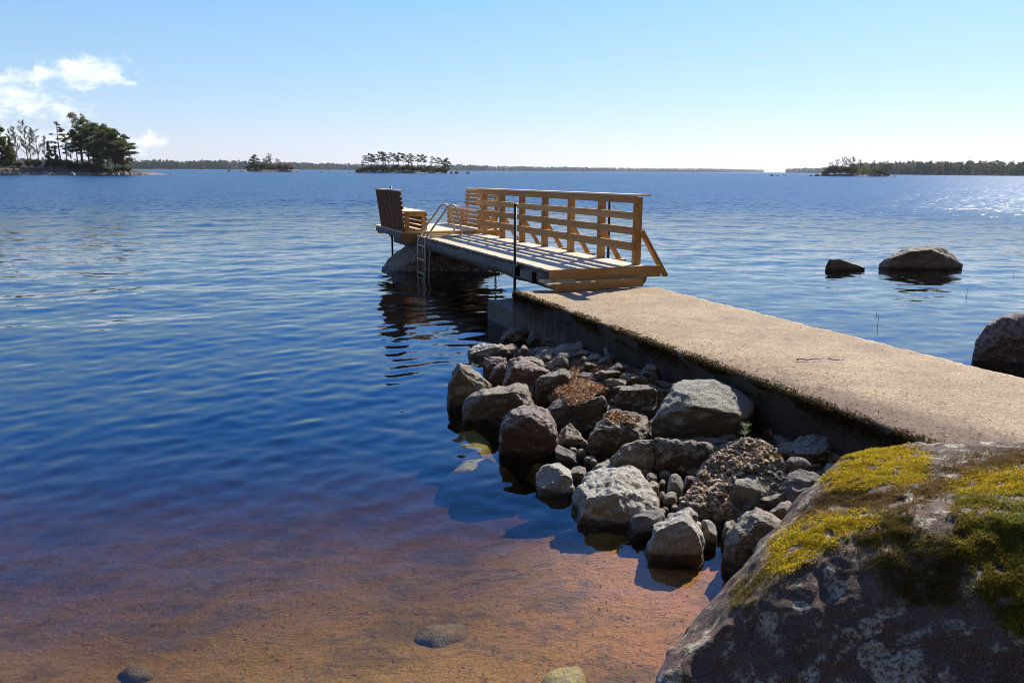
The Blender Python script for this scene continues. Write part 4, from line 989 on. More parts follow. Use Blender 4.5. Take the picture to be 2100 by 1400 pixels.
# crumbs and twigs on the ledges and the rough rubble: ray-cast onto the rocks already standing there
bpy.context.view_layer.update()
dg = bpy.context.evaluated_depsgraph_get()
crumbP, crumbC = [], []
for poly, cnt, pp in (([(1235, 850), (1265, 842), (1312, 858), (1300, 872), (1240, 868)], 700, [.2, .2, .3, .2, .1]),
                      ([(1440, 960), (1470, 930), (1530, 898), (1565, 905), (1618, 938), (1560, 955), (1500, 990), (1500, 1060), (1430, 1040), (1400, 1030)], 4600, [.04, .14, .70, .06, .06])):
    xs = [p[0] for p in poly]; ys = [p[1] for p in poly]; k = 0
    while k < cnt:
        x, y = random.uniform(min(xs), max(xs)), random.uniform(min(ys), max(ys))
        if not in_poly(x, y, poly): continue
        k += 1
        hit, loc, nr_, _, ob, _ = scene.ray_cast(dg, Vector(CAMP), Vector(ray(x, y)).normalized())
        if hit and ob.name.startswith(('rock', 'lakebed')) and nr_.z > .15:
            crumbP.append(loc); crumbC.append(pal[rs.choice(5, p=pp)] * rs.uniform(.7, 1.3))
V, F, C = flakes(np.array(crumbP), .015, .009, np.array(crumbC), rs, .006, .4)
lt = mesh_obj('gravel_crumbs', V, F, MAT['litter']); vcol(lt, 'tint', C); tag(lt, kind='stuff')

# sticks on the slab
def stick(label, a, b, r):
    A, B = Vector(atz(*a, .612)), Vector(atz(*b, .612)); A.z = B.z = r + .012
    mb = MB(); base_ = Vector((A.x, A.y, .6)); pts_ = [A.lerp(B, t) + Vector((0, 0.012 * math.sin(t * 9), .004 * math.sin(t * 14))) for t in [i / 8 for i in range(9)]]
    mb.tube([(p.x - base_.x, p.y - base_.y, p.z - 0.0) for p in pts_], [r * (1 - .5 * i / 8) for i in range(9)], 6)
    o = mb.build('stick', MAT['stick'], None, True, base_); tag(o, label, 'stick', 'sticks lying on the concrete')
stick('long grey stick lying across the concrete causeway', (1634, 739), (1690, 737), .008)
stick('short grey stick right of the long one on the concrete', (1698, 737), (1732, 741), .007)

# pine seedling
hit, loc, _, _, _, _ = scene.ray_cast(dg, Vector(CAMP), Vector(ray(1524, 918)).normalized())
sd = empty('pine_seedling', loc, 0, 'tiny pale pine seedling sprouting from the rubble', 'seedling')
mb = MB(); mb.tube([(0, 0, -.03), (.006, 0, .05), (.004, 0, .12), (.012, 0, .165)], [.004, .0035, .003, .002], 6); mb.build('stem', MAT['stick'], sd, True)
rs = np.random.default_rng(3)
pz = np.concatenate([rs.uniform(.09, .17, 70), rs.uniform(.15, .17, 50)]); Pn = np.stack([pz * .05, 0 * pz, pz], -1)
an = rs.uniform(0, 6.28, len(pz)); Nn = np.stack([np.cos(an), np.sin(an), .5 + 0 * an], -1)
V, F, C = blades(Pn, Nn, .042, .0018, np.tile(np.array([.30, .36, .20]), (len(pz), 1)), rs, .25)
o = mesh_obj('needles', V, F, MAT['moss'], sd); vcol(o, 'tint', C)

# thin reeds
for k, (x, y0, y1) in enumerate([(1800, 641, 664), (1797, 637, 645), (1765, 556, 565), (1772, 552, 558), (1982, 592, 606), (1788, 517, 523), (2078, 560, 568), (1921, 588, 594), (1975, 521, 526)]):
    p = atz(x, y1, 0); q = aty(x, y0, p[1])
    mb = MB(); h = max(.04, q[2]); mb.tube([(0, 0, -.4), (0, 0, 0), (.008, 0, h * .6), (-.004, 0, h)], [.004, .004, .0035, .002], 5)
    o = mb.build('reed_stem', MAT['reed'], None, True, (p[0], p[1], 0)); tag(o, 'thin dark reed stem standing in the water right of the causeway', 'reed', 'reed stems in the water')

# ------------------------------------------------------------------ trees
def tri_cloud(cs, rads, n, size, rs, flat=False):
    """n small triangles in each ellipsoid"""
    out = []
    for c, r in zip(cs, rads):
        m_ = max(6, int(n * (r[0] * r[1] * r[2]) ** .5))
        d = rs.normal(size=(m_, 3)); d /= np.linalg.norm(d, axis=1)[:, None]
        p = np.array(c) + d * np.array(r) * (rs.random(m_) ** .45)[:, None]
        a = rs.normal(size=(m_, 3)); b = rs.normal(size=(m_, 3))
        if flat: a[:, 2] *= .45; b[:, 2] *= .45
        a /= np.linalg.norm(a, axis=1)[:, None]; b /= np.linalg.norm(b, axis=1)[:, None]
        s = (size * rs.uniform(.6, 1.5, m_))[:, None]
        out.append(np.stack([p - a * s, p + a * s, p + b * s * 1.4], 1))
    V = np.concatenate(out).reshape(-1, 3)
    return V, np.arange(len(V)).reshape(-1, 3)
def wood_branch(mb, a, b, r0, r1, n=5, bend=.08, rr=None):
    a, b = Vector(a), Vector(b); L = (b - a).length
    o = Vector((rr.uniform(-1, 1), rr.uniform(-1, 1), rr.uniform(-.3, .6))) * L * bend
    pts_ = [a.lerp(b, t) + o * math.sin(t * math.pi) for t in [i / 4 for i in range(5)]]
    mb.tube(pts_, [r0 + (r1 - r0) * i / 4 for i in range(5)], n, cap=False); return pts_
def pine(seed, h=16, spread=3.2, lean=(0, 0), base_frac=.45, pads=16, leaf='pine_leaf', dens=120, wind=0.0, size=.26, thin=.38):
    rr = random.Random(seed); rs = np.random.default_rng(seed)
    mb = MB(); top = Vector((lean[0] * h, lean[1] * h, h))
    tp = wood_branch(mb, (0, 0, -.6), top * .97, .02 * h, .004 * h, 7, .03, rr)
    cs, rd = [], []
    for i in range(pads):
        t = base_frac + (1 - base_frac) * (i + .5) / pads
        ang = rr.uniform(0, 6.283); prof = math.sin(min(1, (1.03 - t) / (1.03 - base_frac) * 1.5 + .12) * 1.5708)
        L = spread * prof * rr.uniform(.55, 1.1)
        k = t * 4; j = min(3, int(k)); p0 = tp[j].lerp(tp[j + 1], k - j)
        e = p0 + Vector((math.cos(ang) * L + wind * L * .8, math.sin(ang) * L, rr.uniform(.02, .35) * L))
        wood_branch(mb, p0, e, .005 * h, .0015 * h, 4, .1, rr)
        sz = spread * rr.uniform(.26, .46) * (0.65 + .4 * prof)
        cs.append(e); rd.append((sz * 1.15, sz * 1.1, sz * thin))
        if rr.random() < .55: cs.append(p0.lerp(e, .55) + Vector((0, 0, .2))); rd.append((sz * .8, sz * .8, sz * thin * .9))
    cs.append(top); rd.append((spread * .3, spread * .3, spread * .2))
    V, F = tri_cloud(cs, rd, dens, size, rs, True)
    return mb, V, F, 'pinebark', leaf
def spruce(seed, h=10, w=2.4, leaf='pine_dark', dens=140, size=.28):
    rr = random.Random(seed); rs = np.random.default_rng(seed); mb = MB()
    mb.tube([(0, 0, -.5), (0, 0, h * .5), (0, 0, h)], [.018 * h, .011 * h, .002 * h], 7)
    cs, rd = [], []
    for i in range(26):
        t = .08 + .9 * i / 26; a = rr.uniform(0, 6.283); R = w * (1 - t) * rr.uniform(.6, 1.15)
        cs.append((math.cos(a) * R * .6, math.sin(a) * R * .6, t * h)); rd.append((max(.35, R * .62), max(.35, R * .62), h * .045))
    V, F = tri_cloud(cs, rd, dens, size, rs)
    return mb, V, F, 'bark', leaf
def broad(seed, h=15, spread=4.5, base=.3, clumps=34, leaf='bud_leaf', dens=60, size=.3):
    rr = random.Random(seed); rs = np.random.default_rng(seed); mb = MB()
    tp = wood_branch(mb, (0, 0, -.5), (rr.uniform(-.5, .5), 0, h * .9), .017 * h, .004 * h, 7, .04, rr)
    cs, rd = [], []
    for i in range(clumps):
        t = base + (1 - base) * rr.random(); prof = math.sin(math.pi * min(1, max(0.08, (t - base) / (1.08 - base)))) ** .6
        a = rr.uniform(0, 6.283); L = spread * prof * rr.uniform(.3, 1.0)
        k = max(0.0, t * .8) * 4; j = min(3, int(k)); p0 = tp[j].lerp(tp[j + 1], min(1, k - j))
        e = Vector((p0.x + math.cos(a) * L, p0.y + math.sin(a) * L, t * h))
        wood_branch(mb, p0, e, .004 * h, .001 * h, 4, .1, rr); s = spread * rr.uniform(.16, .3)
        cs.append(e); rd.append((s, s, s * .8))
    V, F = tri_cloud(cs, rd, dens, size, rs)
    return mb, V, F, 'bark', leaf
def bare(seed, h=13, spread=2.6, leaf='twig', twigs=900, tw=.022):
    rr = random.Random(seed); rs = np.random.default_rng(seed); mb = MB()
    tp = wood_branch(mb, (0, 0, -.5), (rr.uniform(-.6, .6), rr.uniform(-.4, .4), h), .013 * h, .002 * h, 6, .03, rr)
    segs = []
    for i in range(22):
        t = .3 + .68 * i / 22; k = t * 4; j = min(3, int(k)); p0 = tp[j].lerp(tp[j + 1], k - j)
        a = rr.uniform(0, 6.283); L = spread * (1.1 - t) ** .5 * rr.uniform(.6, 1.1)
        e = p0 + Vector((math.cos(a) * L, math.sin(a) * L, L * rr.uniform(.5, 1.2)))
        wood_branch(mb, p0, e, .004 * h, .0012 * h, 4, .08, rr); segs.append((p0, e))
    P_, N_ = [], []
    for i in range(twigs):
        p0, e = segs[rr.randrange(len(segs))]; t = rr.uniform(.25, 1); P_.append(p0.lerp(e, t)); d_ = (e - p0).normalized(); N_.append(d_ + Vector((0, 0, .3)))
    V, F, _ = blades(np.array(P_), np.array(N_), .95, tw, np.zeros((len(P_), 3)), rs, .5)
    return mb, V, F, 'bark', leaf
def scrub(seed, h=3, w=3, leaf='bush', dens=60, size=.3):
    rr = random.Random(seed); rs = np.random.default_rng(seed); mb = MB(); cs, rd = [], []
    for i in range(9):
        a = rr.uniform(0, 6.283); R = rr.uniform(.1, .8) * w; e = Vector((math.cos(a) * R, math.sin(a) * R, h * rr.uniform(.45, .95)))
        wood_branch(mb, (0, 0, -.3), e, .06, .02, 4, .1, rr); cs.append(e * .85); rd.append((w * .4, w * .4, h * .3))
    V, F = tri_cloud(cs, rd, dens, size, rs)
    return mb, V, F, 'bark', leaf
PROTO = {}
def make_tree(kind, spec, name):
    mb, V, F, bk, lf = spec
    r = bpy.data.objects.new(name, None)
    t = mb.build('trunk', MAT[bk], r, True); c = mesh_obj('crown', V, F, MAT[lf], r)
    PROTO[kind] = dict(root=r, parts=[t, c], used=False, name=name)
def plant(kind, x, y, z, rz, s, label, group, cat='tree', sx=None):
    p = PROTO[kind]
    if not p['used']: r = p['root']; p['used'] = True
    else:
        r = p['root'].copy()
        for q in p['parts']:
            c = q.copy(); c.parent = r; COL.objects.link(c)
    COL.objects.link(r); r.location = (x, y, z); r.rotation_euler = (0, 0, rz); r.scale = ((sx or s), (sx or s), s)
    tag(r, label, cat, group); return r
make_tree('pineA', pine(1, 16, 3.3, (.04, 0), .38, 20), 'pine_tree')
make_tree('pineB', pine(2, 16, 3.6, (-.03, .02), .42, 22), 'pine_tree')
make_tree('pineT', pine(3, 15, 2.3, (-.02, 0), .38, 12, 'pine_dark'), 'pine_tree')
make_tree('pineW', pine(4, 14, 3.9, (.06, 0), .26, 36, 'pine_leaf', 150, size=.28, thin=.45), 'pine_tree')
make_tree('pineX', pine(6, 14, 4.0, (.10, 0), .18, 36, 'pine_leaf', 150, size=.28, thin=.42), 'pine_tree')
make_tree('bentA', pine(7, 12, 3.0, (.10, 0), .55, 11, 'pine_dark', 90, .5, .3), 'pine_tree')
make_tree('bentB', pine(8, 12, 2.6, (.16, 0), .5, 10, 'pine_dark', 90, .6, .3), 'pine_tree')
make_tree('bentC', pine(9, 12, 3.2, (.05, .02), .6, 10, 'pine_dark', 90, .4, .3), 'pine_tree')
make_tree('spruce', spruce(10), 'spruce_tree')
make_tree('greenfir', spruce(11, 16, 4.0, 'green_leaf', 130, .36), 'spruce_tree')
make_tree('birchbud', broad(12, 17, 3.8, .35, 56, 'bud_leaf', 80, .2), 'birch_tree')
make_tree('birchbare', bare(13, twigs=1500, tw=.028), 'birch_tree')
make_tree('birchbare2', bare(14, 12, 3.4, twigs=1500, tw=.028), 'birch_tree')
make_tree('farbare', bare(18, 13, 3.6, 'twig', 1100, .075), 'birch_tree')
make_tree('farbare2', bare(19, 12, 4.2, 'twig', 1100, .075), 'birch_tree')
make_tree('scrubA', scrub(15), 'bush')
make_tree('scrubB', scrub(16, 3.2, 2.6, 'pine_dark', 70, .3), 'bush')
make_tree('willow', scrub(17, 6, 4, 'green_leaf', 30, .3), 'bush')

def unseen_fill_forest():  # unseen trees behind the camera, added to block sky fill on shaded faces
    rs = np.random.default_rng(99); rr = random.Random(99); Vs, Cs = [], []; mb = MB()
    for i in range(46):
        x = -34 + 68 * (i + rr.random()) / 46; y = -7 - rr.uniform(0, 9) - 0.004 * x * x
        h = rr.uniform(11, 17); z0 = ground_at(x, y)
        mb.tube([(x, y, z0 - .4), (x, y, z0 + h)], [.2, .03], 6)
        k = 420; t = rs.random(k) ** .8; a = rs.uniform(0, 6.283, k); R = (2.6 * (1 - t) + .5) * rs.uniform(.3, 1, k)
        c = np.stack([x + np.cos(a) * R, y + np.sin(a) * R, z0 + .6 + (h - .4) * t], -1)
        d1 = rs.normal(size=(k, 3)); d1 /= np.linalg.norm(d1, axis=1)[:, None]; d2 = rs.normal(size=(k, 3)); d2 /= np.linalg.norm(d2, axis=1)[:, None]
        Vs.append(np.stack([c - d1 * .5, c + d1 * .5, c + d2 * .75], 1).reshape(-1, 3)); Cs.append(np.tile(np.array([.05, .065, .03]) * rr.uniform(.8, 1.2), (3 * k, 1)))
    V = np.vstack(Vs); n = len(V)
    V = np.vstack([V, np.array(mb.V)]); F = [tuple(q) for q in np.arange(n).reshape(-1, 3)] + [tuple(i + n for i in f) for f in mb.F]
    o = mesh_obj('unseen_fill_forest', V, F, MAT['tint']); vcol(o, 'tint', np.vstack(Cs + [np.tile(np.array([.08, .06, .045]), (len(mb.V), 1))])); tag(o, kind='stuff')
unseen_fill_forest()

m, g = new_mat('island_ground')
P = g.add('ShaderNodeNewGeometry').outputs['Position']
n1 = g.noise(P, .35, 4, .6); z = g.add('ShaderNodeSeparateXYZ', {0: P}).outputs[2]
c = g.mix(g.ramp(n1, .4, .6), (.06, .05, .035), (.10, .085, .055))
rk = g.mix(g.noise(P, 1.2, 4, .6), (.12, .10, .09), (.34, .27, .23))
c = g.mix(g.ramp(g.math('ADD', z, g.math('MULTIPLY', n1, 1.2)), 1.5, .9), c, rk)
finish(g, g.add('ShaderNodeBsdfPrincipled', {'Base Color': c, 'Roughness': .95, 'Normal': bump(g, n1, .6, .3)}))
MAT['isle'] = m
def island(name, cx, cy, rx, ry, h, seed, pw=.55):
    nu, nv = 90, 26; V = []
    for j in range(nv + 1):
        q = j / nv
        for i in range(nu):
            a = 6.2832 * i / nu
            wob = 1 + .22 * noise.fractal(Vector((math.cos(a) * 2 + seed, math.sin(a) * 2, 0)), 1, 2, 4)
            x, y = cx + math.cos(a) * rx * q * wob, cy + math.sin(a) * ry * q * wob
            z = h * (1 - q ** 2.4) ** pw - .9 * q ** 6 + .35 * noise.fractal(Vector((x * .22, y * .22, seed)), .9, 2, 4) * (1 - q * .3)
            V.append((x, y, z if q < 1 else -2.5))
    F = [(j * nu + i, (j + 1) * nu + i, (j + 1) * nu + (i + 1) % nu, j * nu + (i + 1) % nu) for j in range(nv) for i in range(nu)]
    F = [f if j else f for j, f in enumerate(F)]
    o = mesh_obj(name, V, F, MAT['isle'], smooth=True); tag(o, kind='structure')
    def hz_(x, y):
        q = math.hypot((x - cx) / rx, (y - cy) / ry)
        return max(0.1, h * (1 - min(1, q) ** 2.4) ** pw - .9 * min(1, q) ** 6)
    return hz_
def wx(px, Y):  # world x for a pixel column at distance Y near the horizon
    return (px - 1050) / FPX * Y * (math.cos(_p) + 0.0) * 1.0 if False else ray(px, 350)[0] / ray(px, 350)[1] * Y
# --- left island, about 260 m off
D = 262
x0, x1 = wx(-260, D), wx(292, D)
hf = island('island', (x0 + x1) / 2, D + 12, (x1 - x0) / 2, 20, 2.4, 3)
LT = [('pineW', 238, 10, 13.0, 0, 'rounded dense pine at the right tip of the left island', None),
      ('pineX', 252, 13, 11.5, .4, 'low spreading pine leaning out over the water at the island tip', None),
      ('pineW', 222, 14, 14.5, 2.0, 'dense dark pine left of the rounded tip pine', None),
      ('birchbud', 170, 12, 18.3, 0, 'tallest tree of the left island, a birch in pale bud', None),
      ('pineB', 185, 9, 16.5, 1.0, 'tall olive pine growing beside the budding birch', None),
      ('birchbud', 195, 16, 15.5, 2.2, 'second budding birch, behind the tall olive pine', None),
      ('pineA', 203, 8, 14.8, 2.6, 'pine with open layered branches right of the budding birch', None),
      ('pineA', 160, 8, 12.5, 4.0, 'pine with open lower trunk under the budding birch', None),
      ('pineT', 128, 10, 14.8, 0, 'slim flat-topped pine standing free against the clouds', None),
      ('pineT', 140, 12, 11.0, 2.0, 'shorter slim pine right of the flat-topped one', None),
      ('spruce', 105, 10, 9.0, 0, 'small dark spruce in the middle of the left island', None),
      ('spruce', 118, 13, 7.0, 1.0, 'smaller dark spruce right of the first spruce', None),
      ('birchbare', 58, 12, 15.5, 0, 'tallest leafless birch on the left part of the island', None),
      ('birchbare', 40, 14, 13.5, 1.1, 'leafless birch left of the tallest leafless one', None),
      ('birchbare2', 82, 10, 12.5, 0.5, 'dark forked bare birch in front of the white cloud', None),
      ('birchbare2', 68, 15, 12.0, 2.5, 'bare tree between the tallest leafless birch and the forked one', None),
      ('birchbare', 95, 15, 10.5, 4.1, 'short bare birch left of the small spruce', None),
      ('birchbare', 28, 13, 12.5, 3.1, 'thin bare birch beside the green fir', None),
      ('greenfir', 8, 9, 17.5, 0, 'large green fir at the left edge of the view', None),
      ('greenfir', 26, 5, 10.5, 1.4, 'shorter green fir leaning over the shore rocks at far left', None),
      ('greenfir', -22, 8, 17.0, 2.4, 'green fir cut by the left edge of the view', None),
      ('pineB', 172, 18, 13.5, 3.0, 'shaded pine behind the budding birch', None),
      ('pineX', 212, 18, 12.0, 1.2, 'wide pine at the back, between the layered and the rounded pine', None),
      ('birchbare2', 148, 16, 10.0, 0.2, 'pale bare tree between the slim pines and the big birch', None)]
GT = 'trees on the left island'
BASEH = {'pineA': 16, 'pineB': 16, 'pineT': 15, 'pineW': 14, 'pineX': 14, 'bentA': 12, 'bentB': 12, 'bentC': 12, 'spruce': 10, 'greenfir': 16, 'birchbud': 17, 'birchbare': 13, 'birchbare2': 12, 'farbare': 13, 'farbare2': 12, 'scrubA': 3, 'scrubB': 3.2, 'willow': 6}
for kd, px, dyy, hh_, rz, lab, _ in LT:
    Y = D + dyy; x = wx(px, Y); s = hh_ / BASEH[kd]
    plant(kd, x, Y, hf(x, Y) - .2, rz, s, lab, GT)
GS = 'scrub bushes on the left island'
rr = random.Random(5)
for k, px in enumerate([112, 126, 142, 158, 176, 190, 206, 222, 238, 252, 264, 60, 78, 14, 38]):
    Y = D + rr.uniform(1, 7); x = wx(px, Y)
    plant('scrubB' if k < 9 else 'scrubA', x, Y, hf(x, Y) - .2, rr.uniform(0, 6), rr.uniform(.6, 1.0), 'dark low bush under the trees of the left island' if k < 9 else 'brownish low bush at the shore of the left island', GS, 'bush')
def far_rock(label, px, w, h, Y, mat, group, asym=0.0, name='shore_rock', dz=0.0):
    x = wx(px, Y); rr = random.Random(int(px * 7 + Y)); pts = []
    for i in range(14):
        a = rr.uniform(0, 6.283); q = rr.uniform(.2, 1)
        pts.append((x + math.cos(a) * w / 2 * q + asym * w * .2, Y + math.sin(a) * w * .35 * q, dz + h * (1 - q ** 1.5) * rr.uniform(.7, 1.1)))
    for i in range(10):
        a = 6.283 * i / 10; pts.append((x + math.cos(a) * w / 2, Y + math.sin(a) * w * .4, dz - .6))
    pts.append((x + asym * w * .3, Y, dz + h))
    ROCKN[0] += 1
    o = hull_rock(name, pts, MAT[mat], max(.12, w / 18), 1, w * .03, 2 / w, ROCKN[0]); tag(o, label, 'rock', group); return o
GR = 'rocks along the left island shore'
for k, (px, w, h, dyy, mt) in enumerate([(94, 3.0, 1.5, -6, 'islerock'), (108, 1.9, .7, -7, 'islerock'), (148, 2.9, 1.0, -8, 'islerock'), (20, 3.4, 1.9, -5, 'islerock'), (6, 2.6, 1.2, -7, 'islerock'), (36, 2.4, 1.1, -6, 'islerock'),
        (52, 2.6, .9, -7, 'islerock'), (68, 2.8, .9, -7, 'islerock'), (256, 3.2, 1.3, -1, 'islerock'), (266, 2.6, 1.3, 0, 'islerock'), (240, 2.4, 1.1, -3, 'grey'), (274, 2.0, .8, 2, 'grey'), (290, 2.0, .55, 3, 'dark'), (182, 1.4, .5, -7, 'grey'), (232, 1.6, .6, -6, 'grey'), (28, 2.2, 2.4, -3, 'grey')]):
    lab = ['pinkish slanted boulder at the middle of the island shore', 'small pale rock right of the slanted pinkish boulder', 'single pinkish boulder set apart at the island shoreline', 'big pale rock below the green firs', 'pale rock at the left edge of the island shore', 'pale rock right of the big one below the firs',
           'low pale rock left of the dark outcrop', 'low pale rock under the dark outcrop', 'pinkish ledge rock near the island tip', 'taller pinkish rock at the island tip', 'grey rock under the rounded tip pine', 'grey rock beyond the pinkish tip rocks', 'dark outermost rock at the island tip', 'small grey rock right of the single pinkish boulder', 'small grey rock before the tip', 'grey standing rock among the pale rocks at left'][k]
    far_rock(lab, px, w, h, D + dyy + 0, mt, GR, rr.uniform(-.6, .6))
far_rock('dark shaded rock outcrop behind the shore of the left island', 80, 10, 3.6, D + 3, 'dark', None, name='rock_outcrop')
far_rock('low skerry in the water right of the left island', 350, 2.0, .5, 330, 'dark', 'skerries in the open lake', name='skerry')
# --- islet with a few trees
D1 = 640
x0, x1 = wx(478, D1), wx(606, D1)
hf = island('islet', (x0 + x1) / 2, D1 + 8, (x1 - x0) / 2, 14, 2.0, 8)
for kd, px, hh_, rz, lab in [('pineX', 521, 11.5, .5, 'dense dark pine on the small islet'), ('bentC', 547, 10, 0, 'flat-topped pine in the middle of the small islet'), ('farbare', 556, 12, 0, 'thin bare birch rising over the small islet'), ('bentA', 566, 8.6, .3, 'small pine with round head on the small islet'), ('bentB', 538, 8.5, .3, 'slim bent pine left of the flat-topped one on the small islet')]:
    x = wx(px, D1 + 8); plant(kd, x, D1 + 8, hf(x, D1 + 8) - .2, rz, hh_ / BASEH[kd], lab, 'trees on the small islet')
for k, px in enumerate([510, 520, 530, 538, 546, 554, 562, 570, 578, 588, 596]):
    x = wx(px, D1 + 4); plant('scrubA', x, D1 + 4 + (k % 3) * 3, 1.0, k, 1.2 + .5 * (k % 2), 'brown leafless scrub bush on the small islet', 'scrub bushes on the small islet', 'bush')
for px, w, h, lab in [(470, 3.2, 1.5, 'dark rock standing left of the small islet'), (500, 7, 1.4, 'pale flat rock at the left end of the small islet'), (596, 3.5, 1.5, 'pale rock at the right end of the small islet'), (611, 3.0, 1.2, 'dark rock just right of the small islet'), (540, 5, 1.0, 'pale rock on the front shore of the small islet'), (658, 2.5, .7, 'low skerry between the two islets')]:
    far_rock(lab, px, w, h, D1 - 8, 'islerock' if 'pale' in lab else 'dark', 'rocks around the small islet', name='shore_rock')
# --- row-of-pines islet
D2 = 530
x0, x1 = wx(722, D2), wx(926, D2)
hf = island('islet', (x0 + x1) / 2, D2 + 10, (x1 - x0) / 2, 16, 1.6, 12)
for k, (kd, px, hh_, rz) in enumerate([('bentB', 742, 11, 0), ('bentA', 754, 12, .2), ('bentC', 762, 11, .6), ('bentA', 775, 12.6, 6.1), ('bentC', 783, 12.4, .3), ('bentB', 795, 12, .1), ('bentA', 806, 11.3, .4), ('bentC', 817, 12, 6.0), ('bentA', 826, 11, .2), ('bentB', 836, 11.4, .3), ('bentC', 856, 10.6, .1), ('bentA', 864, 10.8, .5), ('bentB', 882, 9.8, .2), ('bentC', 897, 9.4, .1), ('pineX', 913, 9.6, .3), ('farbare', 845, 10, 0), ('farbare2', 790, 9, 1), ('farbare', 770, 8, 2)]):
    Y = D2 + 6 + (k * 5 % 9); x = wx(px, Y)
    lab = 'wind-bent pine in the row on the long islet'
    if k == 0: lab = 'slim bent pine at the left end of the long islet'
    if k == 14: lab = 'dense upright pine at the right end of the long islet'
    if k > 14: lab = 'thin bare birch among the pines of the long islet'
    plant(kd, x, Y, hf(x, Y) - .2, rz, hh_ / BASEH[kd], lab, 'trees on the long islet')
rr = random.Random(9)
for k in range(26):
    px = 733 + k * 7.2; Y = D2 + rr.uniform(-1, 12); x = wx(px, Y)
    plant('scrubB' if k % 3 else 'scrubA', x, Y, hf(x, Y) - .3, rr.uniform(0, 6), rr.uniform(.8, 1.5), 'dark scrub bush under the pines of the long islet' if k % 3 else 'brownish scrub bush under the pines of the long islet', 'scrub bushes on the long islet', 'bush')
for px, w, h, lab in [(718, 5, .8, 'low dark rock at the left end of the long islet'), (926, 3, 1.6, 'dark rock touching the right end of the long islet'), (937, 4, 2.2, 'dark round rock right of the long islet'), (960, 4.2, 1.9, 'pale-sided rock farthest right of the long islet'), (892, 4, 1.2, 'pale rock on the front shore of the long islet'), (1080, 3.5, .6, 'flat skerry in the lake behind the railing')]:
    far_rock(lab, px, w, h, D2 - 6 if px < 1000 else 600, 'islerock' if 'pale' in lab else 'dark', 'rocks around the long islet')
# --- right islet
D3 = 500
x0, x1 = wx(1672, D3), wx(1838, D3)
hf = island('islet', (x0 + x1) / 2, D3 + 8, (x1 - x0) / 2, 13, 1.4, 17)
for k, (kd, px, hh_, rz, lab) in enumerate([('farbare2', 1703, 7.5, 0, 'bare bushy tree at the left end of the right islet'), ('farbare2', 1716, 9.0, 1, 'bare spreading tree, second from the left on the right islet'), ('farbare', 1728, 10.5, 2, 'tallest bare tree on the right islet'), ('farbare2', 1738, 9.5, 3, 'bare tree right of the tallest one on the right islet'),
        ('farbare', 1747, 10.5, 4, 'bare tree beside the dark pine on the right islet'), ('pineX', 1748, 6.5, 0, 'small dark pine on the right islet'), ('farbare2', 1762, 9.0, 2.2, 'bare tree behind the green willow on the right islet'), ('farbare', 1790, 8.5, 1.2, 'bare tree right of the green willow'), ('farbare2', 1815, 9.2, 0.3, 'dark bare tree at the right end of the right islet'), ('farbare', 1822, 8.6, 5, 'slim bare tree at the tip of the right islet')]):
    Y = D3 + 4 + (k * 3 % 7); x = wx(px, Y); plant(kd, x, Y, hf(x, Y) - .2, rz, hh_ / BASEH[kd], lab, 'trees on the right islet')
for k, (kd, px, s) in enumerate([('willow', 1757, .8), ('willow', 1772, .9), ('willow', 1786, .75), ('scrubA', 1700, 1.5), ('scrubA', 1712, 1.8), ('scrubA', 1724, 1.7), ('scrubA', 1736, 1.6), ('scrubB', 1745, 1.4), ('scrubA', 1797, 1.6), ('scrubB', 1806, 1.3), ('scrubB', 1819, 1.1), ('scrubB', 1693, .9)]):
    Y = D3 + 2 + (k * 4 % 7); x = wx(px, Y)
    plant(kd, x, Y, hf(x, Y) - .3, k, s, {'willow': 'yellow-green willow bush on the right islet', 'scrubA': 'brown leafless scrub bush on the right islet', 'scrubB': 'dark scrub bush on the right islet'}[kd], 'bushes on the right islet', 'bush')
for px, w, h, lab in [(1584, 3.6, 1.2, 'dark skerry far left of the right islet'), (1598, 4.0, .8, 'low dark skerry second left of the right islet'), (1611, 2.4, .5, 'tiny flat skerry left of the right islet'), (1664, 3.0, .9, 'small dark rock left of the right islet'), (1677, 4.4, 1.7, 'dark rock at the left end of the right islet'), (1836, 3.6, .9, 'dark rock at the right end of the right islet')]:
    far_rock(lab, px, w, h, D3 - 2, 'dark', 'dark rocks around the right islet')

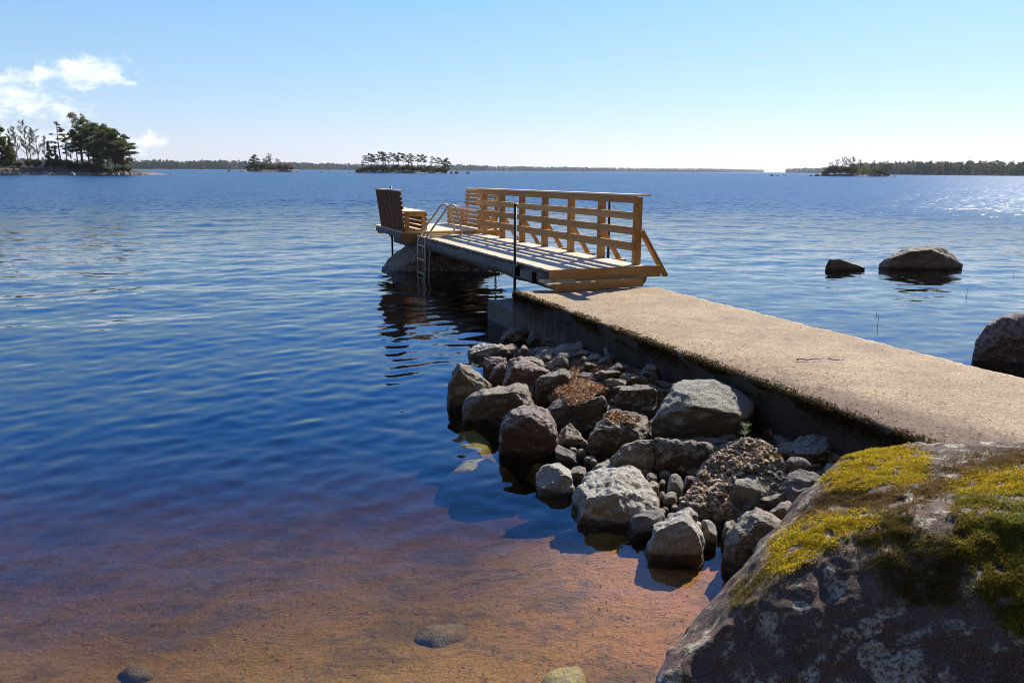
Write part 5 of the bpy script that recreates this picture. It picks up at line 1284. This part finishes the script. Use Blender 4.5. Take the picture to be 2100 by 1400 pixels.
# ------------------------------------------------------------------ far shores
def far_shore(pl, seed, hill, th, spacing, rows, tag_name):
    """pl: (pixel column, distance); trees in rows behind the shoreline"""
    rr = random.Random(seed); rs = np.random.default_rng(seed)
    pts_ = [np.array([wx(px, dd_), dd_]) for px, dd_ in pl]
    V, F, C = [], [], []; n0 = 0
    gv = []
    for a, b in zip(pts_[:-1], pts_[1:]):
        L = np.linalg.norm(b - a); n = max(1, int(L / spacing))
        for i in range(n):
            for r_ in range(rows):
                t = (i + rr.random()) / n; p = a + (b - a) * t; nrm_ = p / np.linalg.norm(p)
                back = 4 + r_ * 14 + rr.uniform(-5, 5); p = p + nrm_ * back
                gz = hill * (1 - math.exp(-back / 30)) * (0.55 + .45 * noise.noise(Vector((p[0] * .004, p[1] * .004, seed))))
                h = th * rr.uniform(.7, 1.12) * (1 + .15 * noise.noise(Vector((p[0] * .012, p[1] * .012, 3)))); w = h * rr.uniform(.14, .24)
                conif = noise.noise(Vector((p[0] * .02, p[1] * .02, 9 + seed))) + rr.uniform(-.35, .35) > -.05
                tint = (np.array([.058, .08, .04]) if conif else np.array([.17, .17, .075])) * rr.uniform(.75, 1.25)
                k = 26
                tt = rs.random(k); ang = rs.uniform(0, 6.283, k)
                R = w * ((1 - tt) ** .8 + .12 if conif else np.sin(np.clip(tt, .06, .97) * 3.1416) ** .5) * rs.uniform(.5, 1.0, k)
                c = np.stack([p[0] + np.cos(ang) * R, p[1] + np.sin(ang) * R, gz + h * (.06 + .9 * tt)], -1)
                sz = (h * .15 * rs.uniform(.7, 1.4, k))[:, None]
                d1 = rs.normal(size=(k, 3)); d1 /= np.linalg.norm(d1, axis=1)[:, None]; d2 = rs.normal(size=(k, 3)); d2 /= np.linalg.norm(d2, axis=1)[:, None]
                V.append(np.stack([c - d1 * sz, c + d1 * sz, c + d2 * sz * 1.5 + np.array([0, 0, 1.]) * sz * .3], 1).reshape(-1, 3)); C.append(np.tile(tint, (3 * k, 1)))
    V = np.vstack(V); F = np.arange(len(V)).reshape(-1, 3)
    o = mesh_obj('far_forest', V, F, MAT['tint']); vcol(o, 'tint', np.vstack(C)); tag(o, kind='stuff')
    # low ground beneath
    GV, GF = [], []
    dense = []
    for a, b in zip(pts_[:-1], pts_[1:]):
        for i in range(40): dense.append(a + (b - a) * i / 40)
    dense.append(pts_[-1])
    prof = [(-1, -1.5), (0, .25), (4, .9), (30, hill * .5), (90, hill * .8), (260, hill)]
    for p in dense:
        nrm_ = p / np.linalg.norm(p)
        for bk, z_ in prof: q = p + nrm_ * bk; GV.append((q[0], q[1], z_ * (1 if z_ < 1 else 1)))
    m_ = len(prof)
    for i in range(len(dense) - 1):
        for j in range(m_ - 1): GF.append((i * m_ + j, (i + 1) * m_ + j, (i + 1) * m_ + j + 1, i * m_ + j + 1))
    o = mesh_obj('far_shore', GV, GF, MAT['isle'], smooth=True); tag(o, kind='structure')
far_shore([(-400, 1750), (270, 1950), (500, 2250), (700, 2950), (1000, 3350)], 1, 8, 18, 5, 4, 'a')
far_shore([(960, 3450), (1250, 4500), (1430, 5000), (1520, 6200), (1566, 7000)], 2, 10, 18, 9, 3, 'b')
far_shore([(1612, 4600), (1640, 4000), (1700, 3200), (1760, 2900)], 3, 6, 18, 8, 3, 'c')
far_shore([(1745, 1500), (1830, 1150), (1950, 1000), (2140, 880), (2600, 800)], 4, 3, 14.5, 5, 5, 'd')
